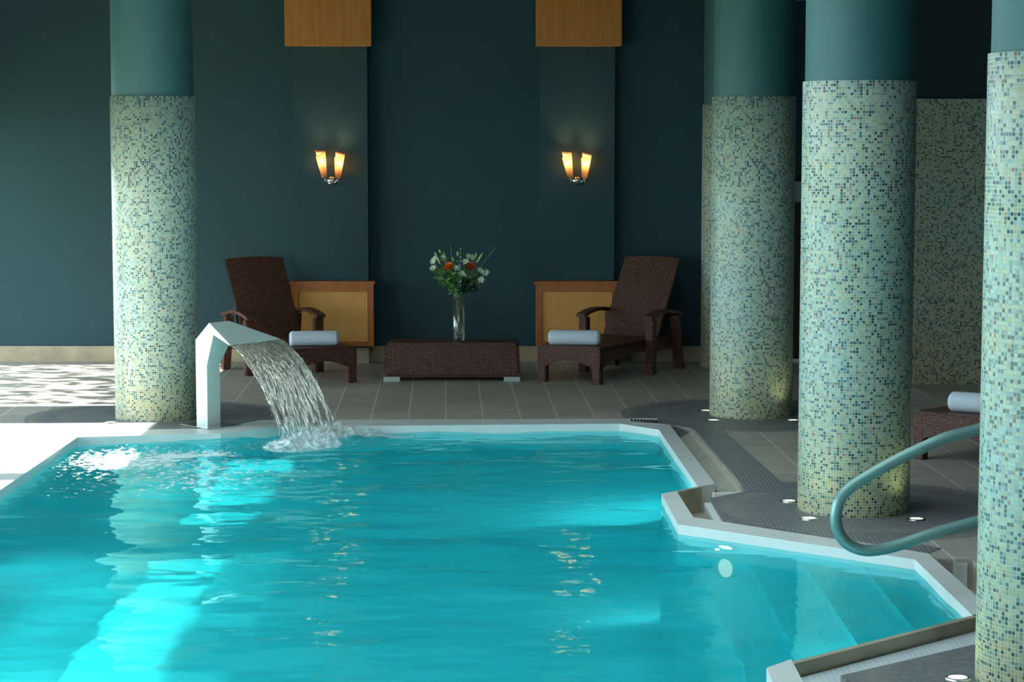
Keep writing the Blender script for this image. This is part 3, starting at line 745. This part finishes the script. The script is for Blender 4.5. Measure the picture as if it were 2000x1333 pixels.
# ---------------------------------------------------------------- loungers
LW = .34
def lounger(loc, rz, label):
    e = empty('sun_lounger', loc, rz); tag(e, label, 'sun lounger', 'brown woven sun loungers')
    R = M['rattan']
    # seat deck
    bm = nb(); box(bm, -LW, LW, 0.0, 1.42, .305, .36, bev=.012); obj('seat', bm, R, e)
    # arched apron at the foot
    def apron(bm, x0, x1, y0, y1, along):
        n = 14; w = .085
        pts = [(x0, .30), (x0, .335), (x1, .335), (x1, .30)]
        a, b = x0 + w, x1 - w; arc = []
        for i in range(n + 1):
            t = i / n; arc.append((b + (a - b) * t, .16 + .065 * math.sin(PI * t)))
        poly = [(x0, .16), (x0, .34), (x1, .34), (x1, .16)] + arc
        if along == 'x': prism(bm, [(p, y0, z) for p, z in poly], (0, y1 - y0, 0))
        else: prism(bm, [(y0, p, z) for p, z in poly], (y1 - y0, 0, 0))
    bm = nb(); apron(bm, -LW, LW, -.004, .05, 'x'); obj('foot_apron', bm, R, e)
    for s in (-1, 1):
        bm = nb()
        x0, x1 = (s * LW - .04, s * LW) if s > 0 else (s * LW, s * LW + .04)
        poly = [(.05, .345), (1.72, .36), (1.72, .22), (1.16, .22), (.95, .245), (.6, .235), (.25, .205), (.07, .16)]
        prism(bm, [(x0, p, z) for p, z in poly], (x1 - x0, 0, 0)); obj('side_rail', bm, R, e)
    for s in (-1, 1):
        xa = s * (LW - .0425)
        bm = nb(); box(bm, xa - .0425, xa + .0425, -.006, .075, 0, .345, bev=.008); obj('leg', bm, R, e)
        xb = s * (LW + .035)
        bm = nb(); box(bm, xb - .045, xb + .045, 1.02, 1.11, 0, .56, bev=.008); obj('leg', bm, R, e)
        bm = nb(); M_ = Matrix.Shear('XY', 4, (0, 0)) if False else None
        prism(bm, [(xb - .04, 1.60, .56), (xb - .04, 1.68, .56), (xb - .04, 1.80, 0), (xb - .04, 1.71, 0)], (.08, 0, 0)); obj('leg', bm, R, e)
        # arm: shallow arch
        bm = nb(); N = 16; pr = []
        for i in range(N + 1):
            t = i / N; y = .98 + .76 * t; z = .565 + .045 * math.sin(PI * min(1, t * 1.05)) ; pr.append((y, z))
        top_ = [(xb - .048, y, z + .03) for y, z in pr]; bot_ = [(xb - .048, y, z - .004) for y, z in reversed(pr)]
        prism(bm, top_ + bot_, (.096, 0, 0)); obj('armrest', bm, R, e)
    # backrest, slightly bowed with an arched top
    bm = nb(); nu, nv = 14, 16; bl = .93; ang = math.radians(56); wb = LW - .03
    def bpt(s, t, off):
        w = wb * (1 + .02 * t); bulge = .02 * math.sin(PI * t)
        x_ = w * s; l = t * (bl + .022 * (1 - s * s)) ; y = 1.36 + l * math.cos(ang) - off * math.sin(ang) - bulge * math.sin(ang) * .6 + .02 * s * s
        z = .35 + l * math.sin(ang) + off * math.cos(ang); return (x_, y, z)
    F_ = [[bm.verts.new(bpt(-1 + 2 * i / nu, j / nv, .02)) for j in range(nv + 1)] for i in range(nu + 1)]
    B_ = [[bm.verts.new(bpt(-1 + 2 * i / nu, j / nv, -.02)) for j in range(nv + 1)] for i in range(nu + 1)]
    uvl = bm.loops.layers.uv.new('UVMap')
    for i in range(nu):
        for j in range(nv):
            for G_, fl in ((F_, 1), (B_, 0)):
                q = [(i, j), (i + 1, j), (i + 1, j + 1), (i, j + 1)]
                if not fl: q.reverse()
                f = bm.faces.new([G_[a][b] for a, b in q])
                for l, (a, b) in zip(f.loops, q): l[uvl].uv = ((-1 + 2 * a / nu) * wb, b / nv * bl)
    for i in range(nu):
        bm.faces.new((F_[i][nv], F_[i + 1][nv], B_[i + 1][nv], B_[i][nv])); bm.faces.new((F_[i + 1][0], F_[i][0], B_[i][0], B_[i + 1][0]))
    for j in range(nv):
        bm.faces.new((F_[0][j], F_[0][j + 1], B_[0][j + 1], B_[0][j])); bm.faces.new((F_[nu][j + 1], F_[nu][j], B_[nu][j], B_[nu][j + 1]))
    bmesh.ops.recalc_face_normals(bm, faces=bm.faces); obj('backrest', bm, R, e, False, uv=False)
    bm = nb(); tube(bm, [(-.25, 1.82, .9), (-.25, 1.70, .25)], .014); tube(bm, [(.25, 1.82, .9), (.25, 1.70, .25)], .014); tube(bm, [(-.3, 1.70, .27), (.3, 1.70, .27)], .014)
    obj('back_support', bm, simple('dark_tube', (.03, .02, .02), .4, .5), e)
    return e
A29 = math.radians(29)
def foot_loc(px, py, rz, side):     # front corner of the foot (side -1 left, +1 right) at pixel
    c = g(px, py); d = Vector((math.cos(rz), math.sin(rz))) * LW * side; return (c.x - d.x, c.y - d.y, 0)
L2 = foot_loc(1172, 753, -A29, 1); lounger(L2, -A29, 'brown woven lounger right of the low table, raised back, towel at its foot')
L1 = foot_loc(697, 748, A29 * .95, 1); lounger(L1, A29 * .95, 'brown woven lounger partly hidden behind the falling water')
A44 = math.radians(44)
L3 = foot_loc(1783, 897, -A44, -1); lounger(L3, -A44, 'brown woven lounger at the far right, only its foot end showing between columns')

# towels
def towel(loc, rz, L, label, r=.078):
    e = empty('rolled_towel', loc, rz); tag(e, label, 'towel', 'rolled white towels on the loungers')
    bm = nb(); prof = []
    for i in range(9):
        t = i / 8 * PI / 2; prof.append((r * .62 + r * .38 * math.sin(t), -L / 2 + .03 * (1 - math.cos(t)) - 0))
    pr = [(0, -L / 2 + .01), (r * .15, -L / 2)] + prof + [(r, 0)] + [(a, -z) for a, z in reversed(prof)] + [(r * .15, L / 2), (0, L / 2 - .01)]
    lathe(bm, pr, 40, M=Matrix.Rotation(PI / 2, 4, 'Y')); 
    for v in bm.verts:
        v.co.z = v.co.z * (.96 if v.co.z > 0 else .94); v.co.z += r * .93
        v.co += Vector((0, 0, .003 * math.sin(v.co.x * 31) * math.cos(v.co.y * 40)))
    obj('towel_roll', bm, M['towel'], e, True)
    for s in (-1, 1):      # spiral edge visible on the ends
        bm = nb(); pts = []
        for k in range(50):
            a = k * .36; rr = r * .12 + r * .7 * k / 50; pts.append((s * (L / 2 + .001), rr * math.cos(a), r * .93 + rr * math.sin(a) * .95))
        tube(bm, pts, .003, 6); obj('rolled_edge', bm, M['towel'], e, True)
    return e
def on_l(loc, rz, u, v): return (loc[0] + math.cos(rz) * v - math.sin(rz) * u, loc[1] + math.sin(rz) * v + math.cos(rz) * u, .36)
towel(on_l(L2, -A29, .16, -.02), -A29 * .4, .50, 'rolled pale towel on the foot of the lounger right of the low table')
towel(on_l(L1, A29, .20, -.02), A29 * .25, .47, 'rolled pale towel on the lounger beside the fountain')
towel(on_l(L3, -A44, .24, .10), -A44 * .75, .50, 'rolled pale towel at the far right, half hidden by the nearest column')

# ---------------------------------------------------------------- low table
tl, tr_ = g(748, 746), g(1017, 746); w = (tr_.x - tl.x) / 2; tc = (tl + tr_) / 2
e = empty('coffee_table', (tc.x, tc.y + .28, 0)); tag(e, 'long low brown woven table with a flower vase on it, between two loungers', 'table')
bm = nb(); box(bm, -w, w, -.28, .28, .042, .375, bev=.03, seg=4)
for v in bm.verts:
    v.co.x *= 1 - .03 * max(0, (v.co.z - .2) / .17)
obj('woven_body', bm, M['rattan'], e)
for sx in (-1, 1):
    for sy in (-1, 1):
        bm = nb(); cx_ = sx * (w - .085); box(bm, cx_ - .08, cx_ + .08, sy * .24 - .035, sy * .24 + .035, 0, .045, bev=.003); obj('foot', bm, M['foot'], e)
TABLE = (tc.x, tc.y + .28, .375)

# vase and flowers
VY = TABLE[1] - .02; vb = wp(896, 672, VY); VB = Vector((vb.x, VY, .376))
e = empty('glass_vase', VB); tag(e, 'tall clear cylindrical glass vase on the low table', 'vase')
VHt = .44; bm = nb(); lathe(bm, [(0, 0), (.054, 0), (.060, .01), (.063, VHt), (.059, VHt), (.056, .03), (0, .025)], 48); obj('vase_body', bm, M['vase'], e, True)
bm = nb()
for k in range(40):
    a_ = random.uniform(0, 2 * PI); r_ = .038 * math.sqrt(random.random()); zz_ = .03 + .06 * random.random()
    bmesh.ops.create_icosphere(bm, subdivisions=1, radius=random.uniform(.008, .014), matrix=Matrix.Translation((r_ * math.cos(a_), r_ * math.sin(a_), zz_)) @ Matrix.Rotation(a_, 4, 'X'))
obj('glass_pebbles', bm, simple('clear_pebbles', (.50, .58, .58), .15), e)

def leaf(bm, p, d, L, wd, bend=.2, nrm=None):
    d = Vector(d).normalized(); up = Vector(nrm) if nrm else Vector((random.uniform(-1, 1), -1, random.uniform(-.3, 1)))
    s = d.cross(up); s = s.normalized() if s.length > .01 else Vector((1, 0, 0)); nn_ = s.cross(d).normalized()
    N = 5; prev = None
    for i in range(N + 1):
        t = i / N; wv = wd * math.sin(PI * (.06 + .94 * t) ** .8) if t < 1 else 0.0
        c = Vector(p) + d * (L * t) - nn_ * (bend * L * t * t)
        cur = (bm.verts.new(c - s * wv + nn_ * wv * .3), bm.verts.new(c), bm.verts.new(c + s * wv + nn_ * wv * .3))
        if prev:
            for a in (0, 1):
                bm.faces.new((prev[a], prev[a + 1], cur[a + 1], cur[a]))
        prev = cur
FLOW = []
def stem_path(head, k):
    a = k * 2.4; base = Vector((math.cos(a) * .028, math.sin(a) * .028, .035)); neck = Vector((head.x * .12 + math.cos(a + 2.6) * .01, head.y * .12 + math.sin(a + 2.6) * .01, VHt * .98))
    neck.x = max(-.04, min(.04, neck.x)); neck.y = max(-.04, min(.04, neck.y))
    mid = neck.lerp(head, .5) + Vector((0, 0, .03)); return catmull([base, neck, mid, head], 5)
NF = [0]
def flower(kind, px, py, dy, label, **kw):
    NF[0] += 1; k = NF[0]
    h = wp(px, py, VY + dy); head = Vector((h.x, h.y, h.z)) - VB
    nm = {'rose': 'orange_rose', 'alst': 'white_alstroemeria', 'bud': 'lily_bud_stem', 'euc': 'eucalyptus_sprig', 'leaf': 'foliage_sprig'}[kind]
    e = empty(nm, VB)
    path = stem_path(head, k); bm = nb(); tube(bm, path, .0028 if kind != 'euc' else .0022, 6); obj('stem', bm, M['stem'], e, True)
    ax = (path[-1] - path[-3]).normalized()
    if kind == 'rose':
        bm = nb(); face = (ax + Vector((0, -.9, .1))).normalized(); q = face.to_track_quat('Z', 'Y').to_matrix().to_4x4()
        for ring, (nP, r, op) in enumerate(((3, .010, .1), (5, .020, .35), (6, .030, .6), (7, .038, .95))):
            for i in range(nP):
                a = 2 * PI * i / nP + ring * .7; rad = Vector((math.cos(a), math.sin(a), 0)); tan = Vector((-math.sin(a), math.cos(a), 0)); prev = None
                for j in range(5):
                    t = j / 4; c = rad * (r * (.35 + .65 * math.sin(t * PI / 2)) + op * .012 * t * t) + Vector((0, 0, .034 * t * (1.2 - .35 * ring * .5) - .012)); wv = r * .75 * math.sin(PI * (.2 + .62 * t)) + .004
                    cur = [bm.verts.new(head + (q @ (c + tan * wv * s - rad * abs(s) * wv * .25))) for s in (-1, 0, 1)]
                    if prev:
                        for a_ in (0, 1): bm.faces.new((prev[a_], prev[a_ + 1], cur[a_ + 1], cur[a_]))
                    prev = cur
        obj('petals', bm, M[kw.get('m', 'orange')], e, True)
        bm = nb()
        for i in range(3): leaf(bm, path[-4 - i * 2], (random.uniform(-1, 1), -.5, .2), .06, .014)
        obj('leaves', bm, M['green'], e)
    elif kind == 'alst':
        bm = nb(); face = (ax * .6 + Vector((random.uniform(-.5, .5), -1.0, random.uniform(-.1, .4)))).normalized(); q = face.to_track_quat('Z', 'Y').to_matrix()
        for f_ in range(kw.get('n', 2)):
            c = head + Vector((random.uniform(-.012, .012), random.uniform(-.01, .01), random.uniform(-.016, .016))) * (f_ > 0) * 1.5
            for i in range(6):
                a = 2 * PI * i / 6 + f_; leaf(bm, c, q @ Vector((math.cos(a), math.sin(a), .75)), .036, .010, .35, nrm=q @ Vector((0, 0, 1)))
        obj('petals', bm, M['white_petal'], e)
        bm = nb()
        for i in range(3): leaf(bm, path[-3 - i], (head.x * 3 + random.uniform(-.6, .6), -.3, random.uniform(-.6, .3)), .07, .008)
        obj('leaves', bm, M['green'], e)
    elif kind == 'bud':
        bm = nb(); L = kw.get('L', .075); d = Vector(kw.get('d', ax)).normalized(); q = d.to_track_quat('Z', 'Y').to_matrix().to_4x4()
        pr = [(0, 0), (.006, .004), (.0105, L * .3), (.012, L * .55), (.008, L * .85), (0, L)]
        lathe(bm, pr, 10, M=Matrix.Translation(head) @ q); obj('bud', bm, M['bud'], e, True)
        bm = nb()
        for i in range(4): leaf(bm, path[-2 - i], (random.uniform(-1, 1), -.4, random.uniform(-.2, .8)), .075, .009)
        obj('leaves', bm, M['green'], e)
    elif kind == 'euc':
        bm = nb(); n_ = len(path); n0 = int(n_ * .38)
        for i in range(n0, n_):
            for s in (-1, 1):
                r = .012 * kw.get('s', 1) * (1 - .5 * (i - n0) / (n_ - n0)); leaf(bm, path[i], (s * .9 + random.uniform(-.3, .3), -.7, random.uniform(.0, .5)), r * 2.2, r, .1, nrm=(0, -1, .4))
        obj('leaves', bm, M['euc'], e)
    else:
        bm = nb(); n_ = len(path)
        for i in range(int(n_ * .45), n_):
            for _ in range(kw.get('dn', 3)): leaf(bm, path[i], (random.uniform(-1, 1) + head.x * 2, random.uniform(-1, .3), random.uniform(-.5, .7)), kw.get('L', .06), kw.get('w', .011), .3)
        obj('leaves', bm, M[kw.get('m', 'dgreen')], e)
    tag(e, label, 'flower' if kind in ('rose', 'alst', 'bud') else 'foliage', 'stems of the bouquet'); return e
flower('rose', 877, 521, -.09, 'bright orange rose in the left half of the vase bouquet', m='orange')
flower('rose', 919, 521, -.08, 'deeper red-orange rose in the right half of the vase bouquet', m='rust')
flower('alst', 846, 511, -.03, 'white flower at the outer left tip of the bouquet', n=3)
flower('alst', 847, 524, -.05, 'white flower just below the outer left tip of the bouquet', n=2)
flower('alst', 868, 508, .0, 'small white flower above and left of the bright orange rose', n=2)
flower('alst', 908, 512, -.04, 'white flower between the two orange roses, upper', n=3)
flower('alst', 893, 524, -.10, 'white flower right beside the bright orange rose', n=2)
flower('alst', 902, 534, -.10, 'white flower below and between the two roses', n=2)
flower('alst', 921, 506, .0, 'white flower directly above the red-orange rose', n=2)
flower('alst', 936, 528, -.05, 'white flower right of the red-orange rose', n=2)
flower('alst', 947, 535, -.02, 'white flower at the outer right edge of the bouquet', n=2)
flower('alst', 940, 546, -.05, 'pair of white flowers drooping lowest at the bouquet right side', n=3)
flower('alst', 915, 503, .03, 'small white flower peeking out behind the upper right blooms', n=2)
flower('bud', 854, 503, -.01, 'green pointed bud leaning left at the upper left of the bouquet', d=(-.5, 0, 1), L=.06)
flower('bud', 861, 518, -.06, 'large pale yellow-green lily bud left of the bright orange rose', d=(-.45, -.2, 1), L=.10)
flower('bud', 870, 505, .0, 'upright lily bud above the bright orange rose', L=.07)
flower('bud', 861, 495, .03, 'smallest green bud, topmost on the left of the bouquet', L=.04)
flower('bud', 887, 511, -.02, 'lily bud leaning between bright rose and bouquet centre', d=(-.5, 0, 1), L=.05)
flower('bud', 931, 514, -.04, 'long pale lily bud right of the red-orange rose, leaning outwards', d=(.6, -.1, 1), L=.12)
flower('bud', 928, 505, .0, 'lily bud pointing up at the top right of the bouquet', d=(.2, 0, 1), L=.06)
flower('bud', 894, 502, .02, 'slim green bud at the top centre of the bouquet', L=.06)
flower('euc', 899, 487, -.06, 'upright grey-green eucalyptus sprig in the bouquet centre', s=1.2)
flower('euc', 967, 484, .0, 'thin eucalyptus sprig reaching far out to the upper right', s=.7)
flower('euc', 879, 479, .02, 'thin eucalyptus sprig standing tallest on the left', s=.6)
flower('euc', 897, 520, -.12, 'silvery eucalyptus sprig down the front of the bouquet', s=1.3)
flower('leaf', 855, 532, -.05, 'green leafy sprig on the left side of the bouquet', m='green', L=.08)
flower('leaf', 869, 548, -.08, 'drooping green sprig at the lower left of the bouquet', m='green', L=.08)
flower('leaf', 916, 548, -.06, 'dark leafy sprig below the red-orange rose', m='dgreen', dn=7, L=.07, w=.018)
flower('leaf', 924, 560, -.03, 'dark leafy sprig hanging low on the right of the bouquet', m='dgreen', dn=7, L=.07, w=.018)
flower('leaf', 936, 540, .03, 'green leafy sprig at the right rear of the bouquet', m='green', L=.08)
flower('leaf', 905, 530, .05, 'dark foliage sprig filling the middle of the bouquet', m='dgreen', dn=6, L=.07, w=.015)
flower('leaf', 882, 535, -.02, 'green filler sprig below the bright orange rose', m='green', dn=5, L=.06, w=.012)

# ---------------------------------------------------------------- fountain
e = empty('pool_fountain', (P0.x, P0.y, 0)); tag(e, 'white angular cobra fountain pouring a sheet of water into the pool', 'fountain')
prof = [(-.127, 0, .15), (0, 0, .15), (0, .514, .15), (.079, .77, .25), (TIP[0], TIP[1] - .012, SHW), (TIP[0], TIP[1], SHW), (.032, .868, .235), (-.127, .72, .15)]
bm = nb(); off = Vector((P0.x, P0.y, 0))
a = [bm.verts.new(fp(u, 0, z) - off) for u, z, v in prof]; b = [bm.verts.new(fp(u, v, z) - off) for u, z, v in prof]
N = len(prof)
for tri in tessellate_polygon([[Vector((u, z, 0)) for u, z, v in prof]]):
    bm.faces.new([a[i] for i in tri]); bm.faces.new([b[i] for i in reversed(tri)])
for i in range(N): bm.faces.new((a[i], b[i], b[(i + 1) % N], a[(i + 1) % N]))
bmesh.ops.recalc_face_normals(bm, faces=bm.faces)
o = obj('fountain_body', bm, M['fount'], e); md = o.modifiers.new('b', 'BEVEL'); md.width = .002; md.segments = 2
bm = nb(); pl = [fp(-.30, -.02, 0), fp(.12, -.12, 0), fp(.18, .22, 0), fp(-.22, .30, 0)]
prism(bm, [p - off + Vector((0, 0, .005)) for p in pl], (0, 0, .008)); obj('base_plate', bm, M['chrome'], e)

# falling sheet
def mat_fall():
    t = NT('falling_water'); t.t.nodes.remove(t.b)
    uv = t.n('ShaderNodeUVMap').outputs[0]
    mp = t.n('ShaderNodeMapping', {0: uv, 3: (9, 60, 1)}).outputs[0]
    n1 = t.noise(mp, 1.0, 4, .7)
    bp = t.n('ShaderNodeBump', {'Height': n1, 'Strength': .8, 'Distance': .01}).outputs[0]
    gl = t.n('ShaderNodeBsdfGlass', {'Color': c4((.93, .95, .93)), 'Roughness': 0.03, 'IOR': 1.33, 'Normal': bp})
    gs = t.n('ShaderNodeBsdfGlossy', {'Color': c4((.95, .95, .9)), 'Roughness': .12, 'Normal': bp})
    m1 = t.n('ShaderNodeMixShader', {0: .25, 1: gl, 2: gs})
    tp = t.n('ShaderNodeBsdfTransparent')
    sep = t.n('ShaderNodeSeparateXYZ', {0: uv})
    thr = t.n('ShaderNodeMapRange', {0: sep.outputs[0], 1: .1, 2: .6, 3: .30, 4: .50}).outputs[0]
    n2 = t.noise(t.n('ShaderNodeMapping', {0: uv, 3: (5, 48, 1)}).outputs[0], 1.0, 3, .6)
    mk = t.math('LESS_THAN', n2, thr)
    m2 = t.n('ShaderNodeMixShader', {0: mk, 1: m1, 2: tp})
    t.t.links.new(m2.outputs[0], t.out.inputs[0]); return t.m
NU, NV = 150, 220; rs = np.random.default_rng(5)
ridge = np.zeros(NV + 1)
def smooth_noise(n, k): 
    r = rs.normal(size=n + 4 * k); ker = np.exp(-np.linspace(-2, 2, 4 * k + 1) ** 2); ker /= ker.sum(); r = np.convolve(r, ker, 'same')[2 * k:2 * k + n]; return r / (r.std() + 1e-9)
ph = [smooth_noise(NV + 1, 2), smooth_noise(NV + 1, 5), smooth_noise(NV + 1, 14)]
along = [smooth_noise(NU + 1, 4), smooth_noise(NU + 1, 8)]
drift = smooth_noise(NU + 1, 20)
bm = nb(); uvl = bm.loops.layers.uv.new('UVMap'); G_ = []
field = rs.normal(size=(NU + 1, NV + 1))
for ax_, k in ((0, 5), (1, 1)):
    ker = np.exp(-np.linspace(-2, 2, 4 * k + 1) ** 2); ker /= ker.sum(); field = np.apply_along_axis(lambda m: np.convolve(m, ker, 'same'), ax_, field)
field /= field.std()
for i in range(NU + 1):
    u = LAND * 1.03 * i / NU; row = []
    for j in range(NV + 1):
        v = SHW * j / NV; g_ = .25 + 1.1 * u
        edge = 0
        p = sheet(u, v + .012 * math.sin(u * 19) * (j in (0, NV)))
        d = (ph[0][j] * .0022 + ph[1][j] * .004 + ph[2][j] * .006 * u + field[i, j] * .0045) * (g_ + .3)
        p = p + Vector((U_.x * .7, U_.y * .7, .7)) * d; p.z = max(p.z, WZ - .03) ; row.append(bm.verts.new(p))
    G_.append(row)
for i in range(NU):
    for j in range(NV):
        f = bm.faces.new((G_[i][j], G_[i + 1][j], G_[i + 1][j + 1], G_[i][j + 1]))
        for l, (a_, b_) in zip(f.loops, ((i, j), (i + 1, j), (i + 1, j + 1), (i, j + 1))): l[uvl].uv = (a_ / NU * .6, b_ / NV * .6)
o = obj('waterfall_sheet', bm, mat_fall(), None, True, uv=False)
md = o.modifiers.new('s', 'SOLIDIFY'); md.thickness = .006
tag(o, 'clear sheet of water falling in a curve from the white fountain', 'water', kind='stuff')

# splash mound and droplets
foam_m = NT('white_foam'); cof = foam_m.n('ShaderNodeTexCoord').outputs['Object']
foam_m.b.inputs['Base Color'].default_value = (.85, .93, .94, 1); foam_m.b.inputs['Roughness'].default_value = .35
foam_m.bump(foam_m.noise(cof, 45, 5, .7), .9, .01); 
al = foam_m.n('ShaderNodeMapRange', {0: foam_m.noise(cof, 26, 5, .75), 1: .34, 2: .56, 3: 0.0, 4: .92}).outputs[0]; foam_m.set(foam_m.b, 'Alpha', al)
bm = nb(); lb = P0 + U_ * (TIP[0] + LAND + .03) + V_ * .32; nU, nV = 60, 110; rows = []
hn = rs.normal(size=(nU + 1, nV + 1))
for ax_ in (0, 1):
    ker = np.exp(-np.linspace(-2, 2, 9) ** 2); ker /= ker.sum(); hn = np.apply_along_axis(lambda m: np.convolve(m, ker, 'same'), ax_, hn)
hn /= hn.std()
for i in range(nU + 1):
    row = []
    for j in range(nV + 1):
        a_ = (i / nU - .5) * 2; b_ = (j / nV - .5) * 2
        p = lb + U_ * (a_ * .36 + .10) + V_ * (b_ * .62) + Vector((.10 * max(0, b_), 0))
        r2 = a_ * a_ + b_ * b_; hgt = max(0, 1 - r2); z = WZ - .02 + hgt * (.062 + .038 * max(-1, hn[i, j])) * (1.15 - .5 * abs(a_ + .2))
        row.append(bm.verts.new((p.x, p.y, z)))
    rows.append(row)
for i in range(nU):
    for j in range(nV): bm.faces.new((rows[i][j], rows[i + 1][j], rows[i + 1][j + 1], rows[i][j + 1]))
o = obj('splash_foam', bm, foam_m.m, None, True); tag(o, 'white churning foam where the fountain water meets the pool', 'foam', kind='stuff')
bm = nb()
for k in range(420):
    q = random.random()
    if q < .6:
        v = random.random() * SHW; u = random.uniform(-.02, .30) + LAND; p = fp(TIP[0] + u, v * 1.1, WZ + abs(random.gauss(0, .035)) + .003)
    elif q < .8:
        v = random.choice((-.012, SHW + .012)) + random.gauss(0, .006); u = random.uniform(.2, LAND); p = sheet(u, v) + Vector((0, 0, random.gauss(0, .008)))
    else:
        p = Vector((random.gauss(-2.7, .35), random.gauss(16.3, .3), WZ + abs(random.gauss(0, .012)) + .003))
    bmesh.ops.create_icosphere(bm, subdivisions=1, radius=random.uniform(.0018, .0048), matrix=Matrix.Translation(p))
o = obj('water_droplets', bm, M['glass'], None, True); tag(o, 'loose droplets flung around the falling water', 'water', kind='stuff')

# ---------------------------------------------------------------- handrail
YR = 11.0
path_px = [(2120, 835), (1990, 820), (1898, 843), (1850, 855), (1800, 876), (1750, 900), (1700, 928), (1665, 950), (1642, 974), (1633, 1005), (1636, 1035), (1652, 1060), (1680, 1074), (1712, 1075), (1760, 1064), (1820, 1044), (1898, 1022), (2020, 990)]
pts = catmull([wp(x_, y_, YR) for x_, y_ in path_px], 6)
fl = []
p_top = wp(2120, 835, YR); p_bot = wp(2020, 990, YR)
pts = [Vector((p_top.x + .08, YR, 0.0)), Vector((p_top.x + .08, YR, p_top.z - .1)), Vector((p_top.x + .05, YR, p_top.z - .02))] + pts + [Vector((p_bot.x + .05, YR, p_bot.z - .02)), Vector((p_bot.x + .06, YR, p_bot.z - .1)), Vector((p_bot.x + .06, YR, 0))]
e = empty('pool_handrail', (p_top.x, YR, 0)); tag(e, 'grey-green tubular handrail loop over the pool bay steps', 'handrail')
bm = nb(); tube(bm, [p - Vector((p_top.x, YR, 0)) for p in pts], .031, 20); obj('rail_tube', bm, M['steel'], e, True)
for dx_ in (.08, p_bot.x + .06 - p_top.x):
    bm = nb(); lathe(bm, [(.031, .02), (.06, .012), (.065, 0)], 24, c=(dx_, 0, 0)); obj('floor_flange', bm, M['chrome'], e, True)

# ---------------------------------------------------------------- floor uplights
M['lens'] = mat_emit('uplight_lens', (.80, 1.0, .72), .9)
def uplight(px, py, label, lit=1.0):
    p = g(px, py); e = empty('floor_uplight', (p.x, p.y, 0)); tag(e, label, 'floor light', 'round floor lights around the columns')
    bm = nb(); lathe(bm, [(.042, .004), (.044, .007), (.056, .006), (.060, 0)], 28); obj('rim', bm, M['chrome'], e, True)
    bm = nb(); lathe(bm, [(0, .006), (.043, .005)], 28); obj('lens', bm, M['lens'], e, True)
    ld = bpy.data.lights.new('uplight_lamp', 'SPOT'); ld.energy = 1.1 * lit; ld.color = (.9, 1.0, .55); ld.spot_size = math.radians(120); ld.spot_blend = .8; ld.shadow_soft_size = .04
    lo = bpy.data.objects.new('uplight_lamp', ld); COL.objects.link(lo); lo.parent = e; lo.location = (0, 0, .03); lo.rotation_euler = (PI, 0, 0)
uplight(1580, 1014, 'floor light at the front left of the large column by the handrail')
uplight(1790, 1015, 'floor light at the front right of the large column by the handrail', 2)
uplight(1541, 980, 'floor light left of the large column by the handrail')
uplight(1393, 822, 'floor light at the front left of the column beside the gutter')
uplight(1379, 803, 'floor light farthest left of the column beside the gutter')
uplight(1549, 822, 'floor light at the front right of the column beside the gutter', 2)
uplight(216, 826, 'floor light at the foot of the column left of the fountain', .3)
uplight(1870, 1326, 'floor light at the bottom right corner, beside the nearest column')

# ---------------------------------------------------------------- tree outside the far window (dapples the sun)
e = empty('garden_tree', (XL - 4.5, 20.6, -.1)); tag(e, 'leafy garden tree outside the far left window', 'tree')
bm = nb(); tube(bm, [(0, 0, 0), (.1, .05, 1.5), (0, 0, 3.2), (.1, .1, 5.2)], [.14, .11, .09, .04], 10); obj('trunk', bm, simple('bark', (.12, .08, .05), .9), e, True)
bm = nb()
for k in range(2600):
    p = Vector((random.uniform(-.9, .9), random.uniform(-2.1, 2.1), random.uniform(2.4, 6.6)))
    leaf(bm, p, (random.uniform(-1, 1), random.uniform(-1, 1), random.uniform(-1, .2)), random.uniform(.12, .26), random.uniform(.04, .075), .2)
obj('crown', bm, M['green'], e)
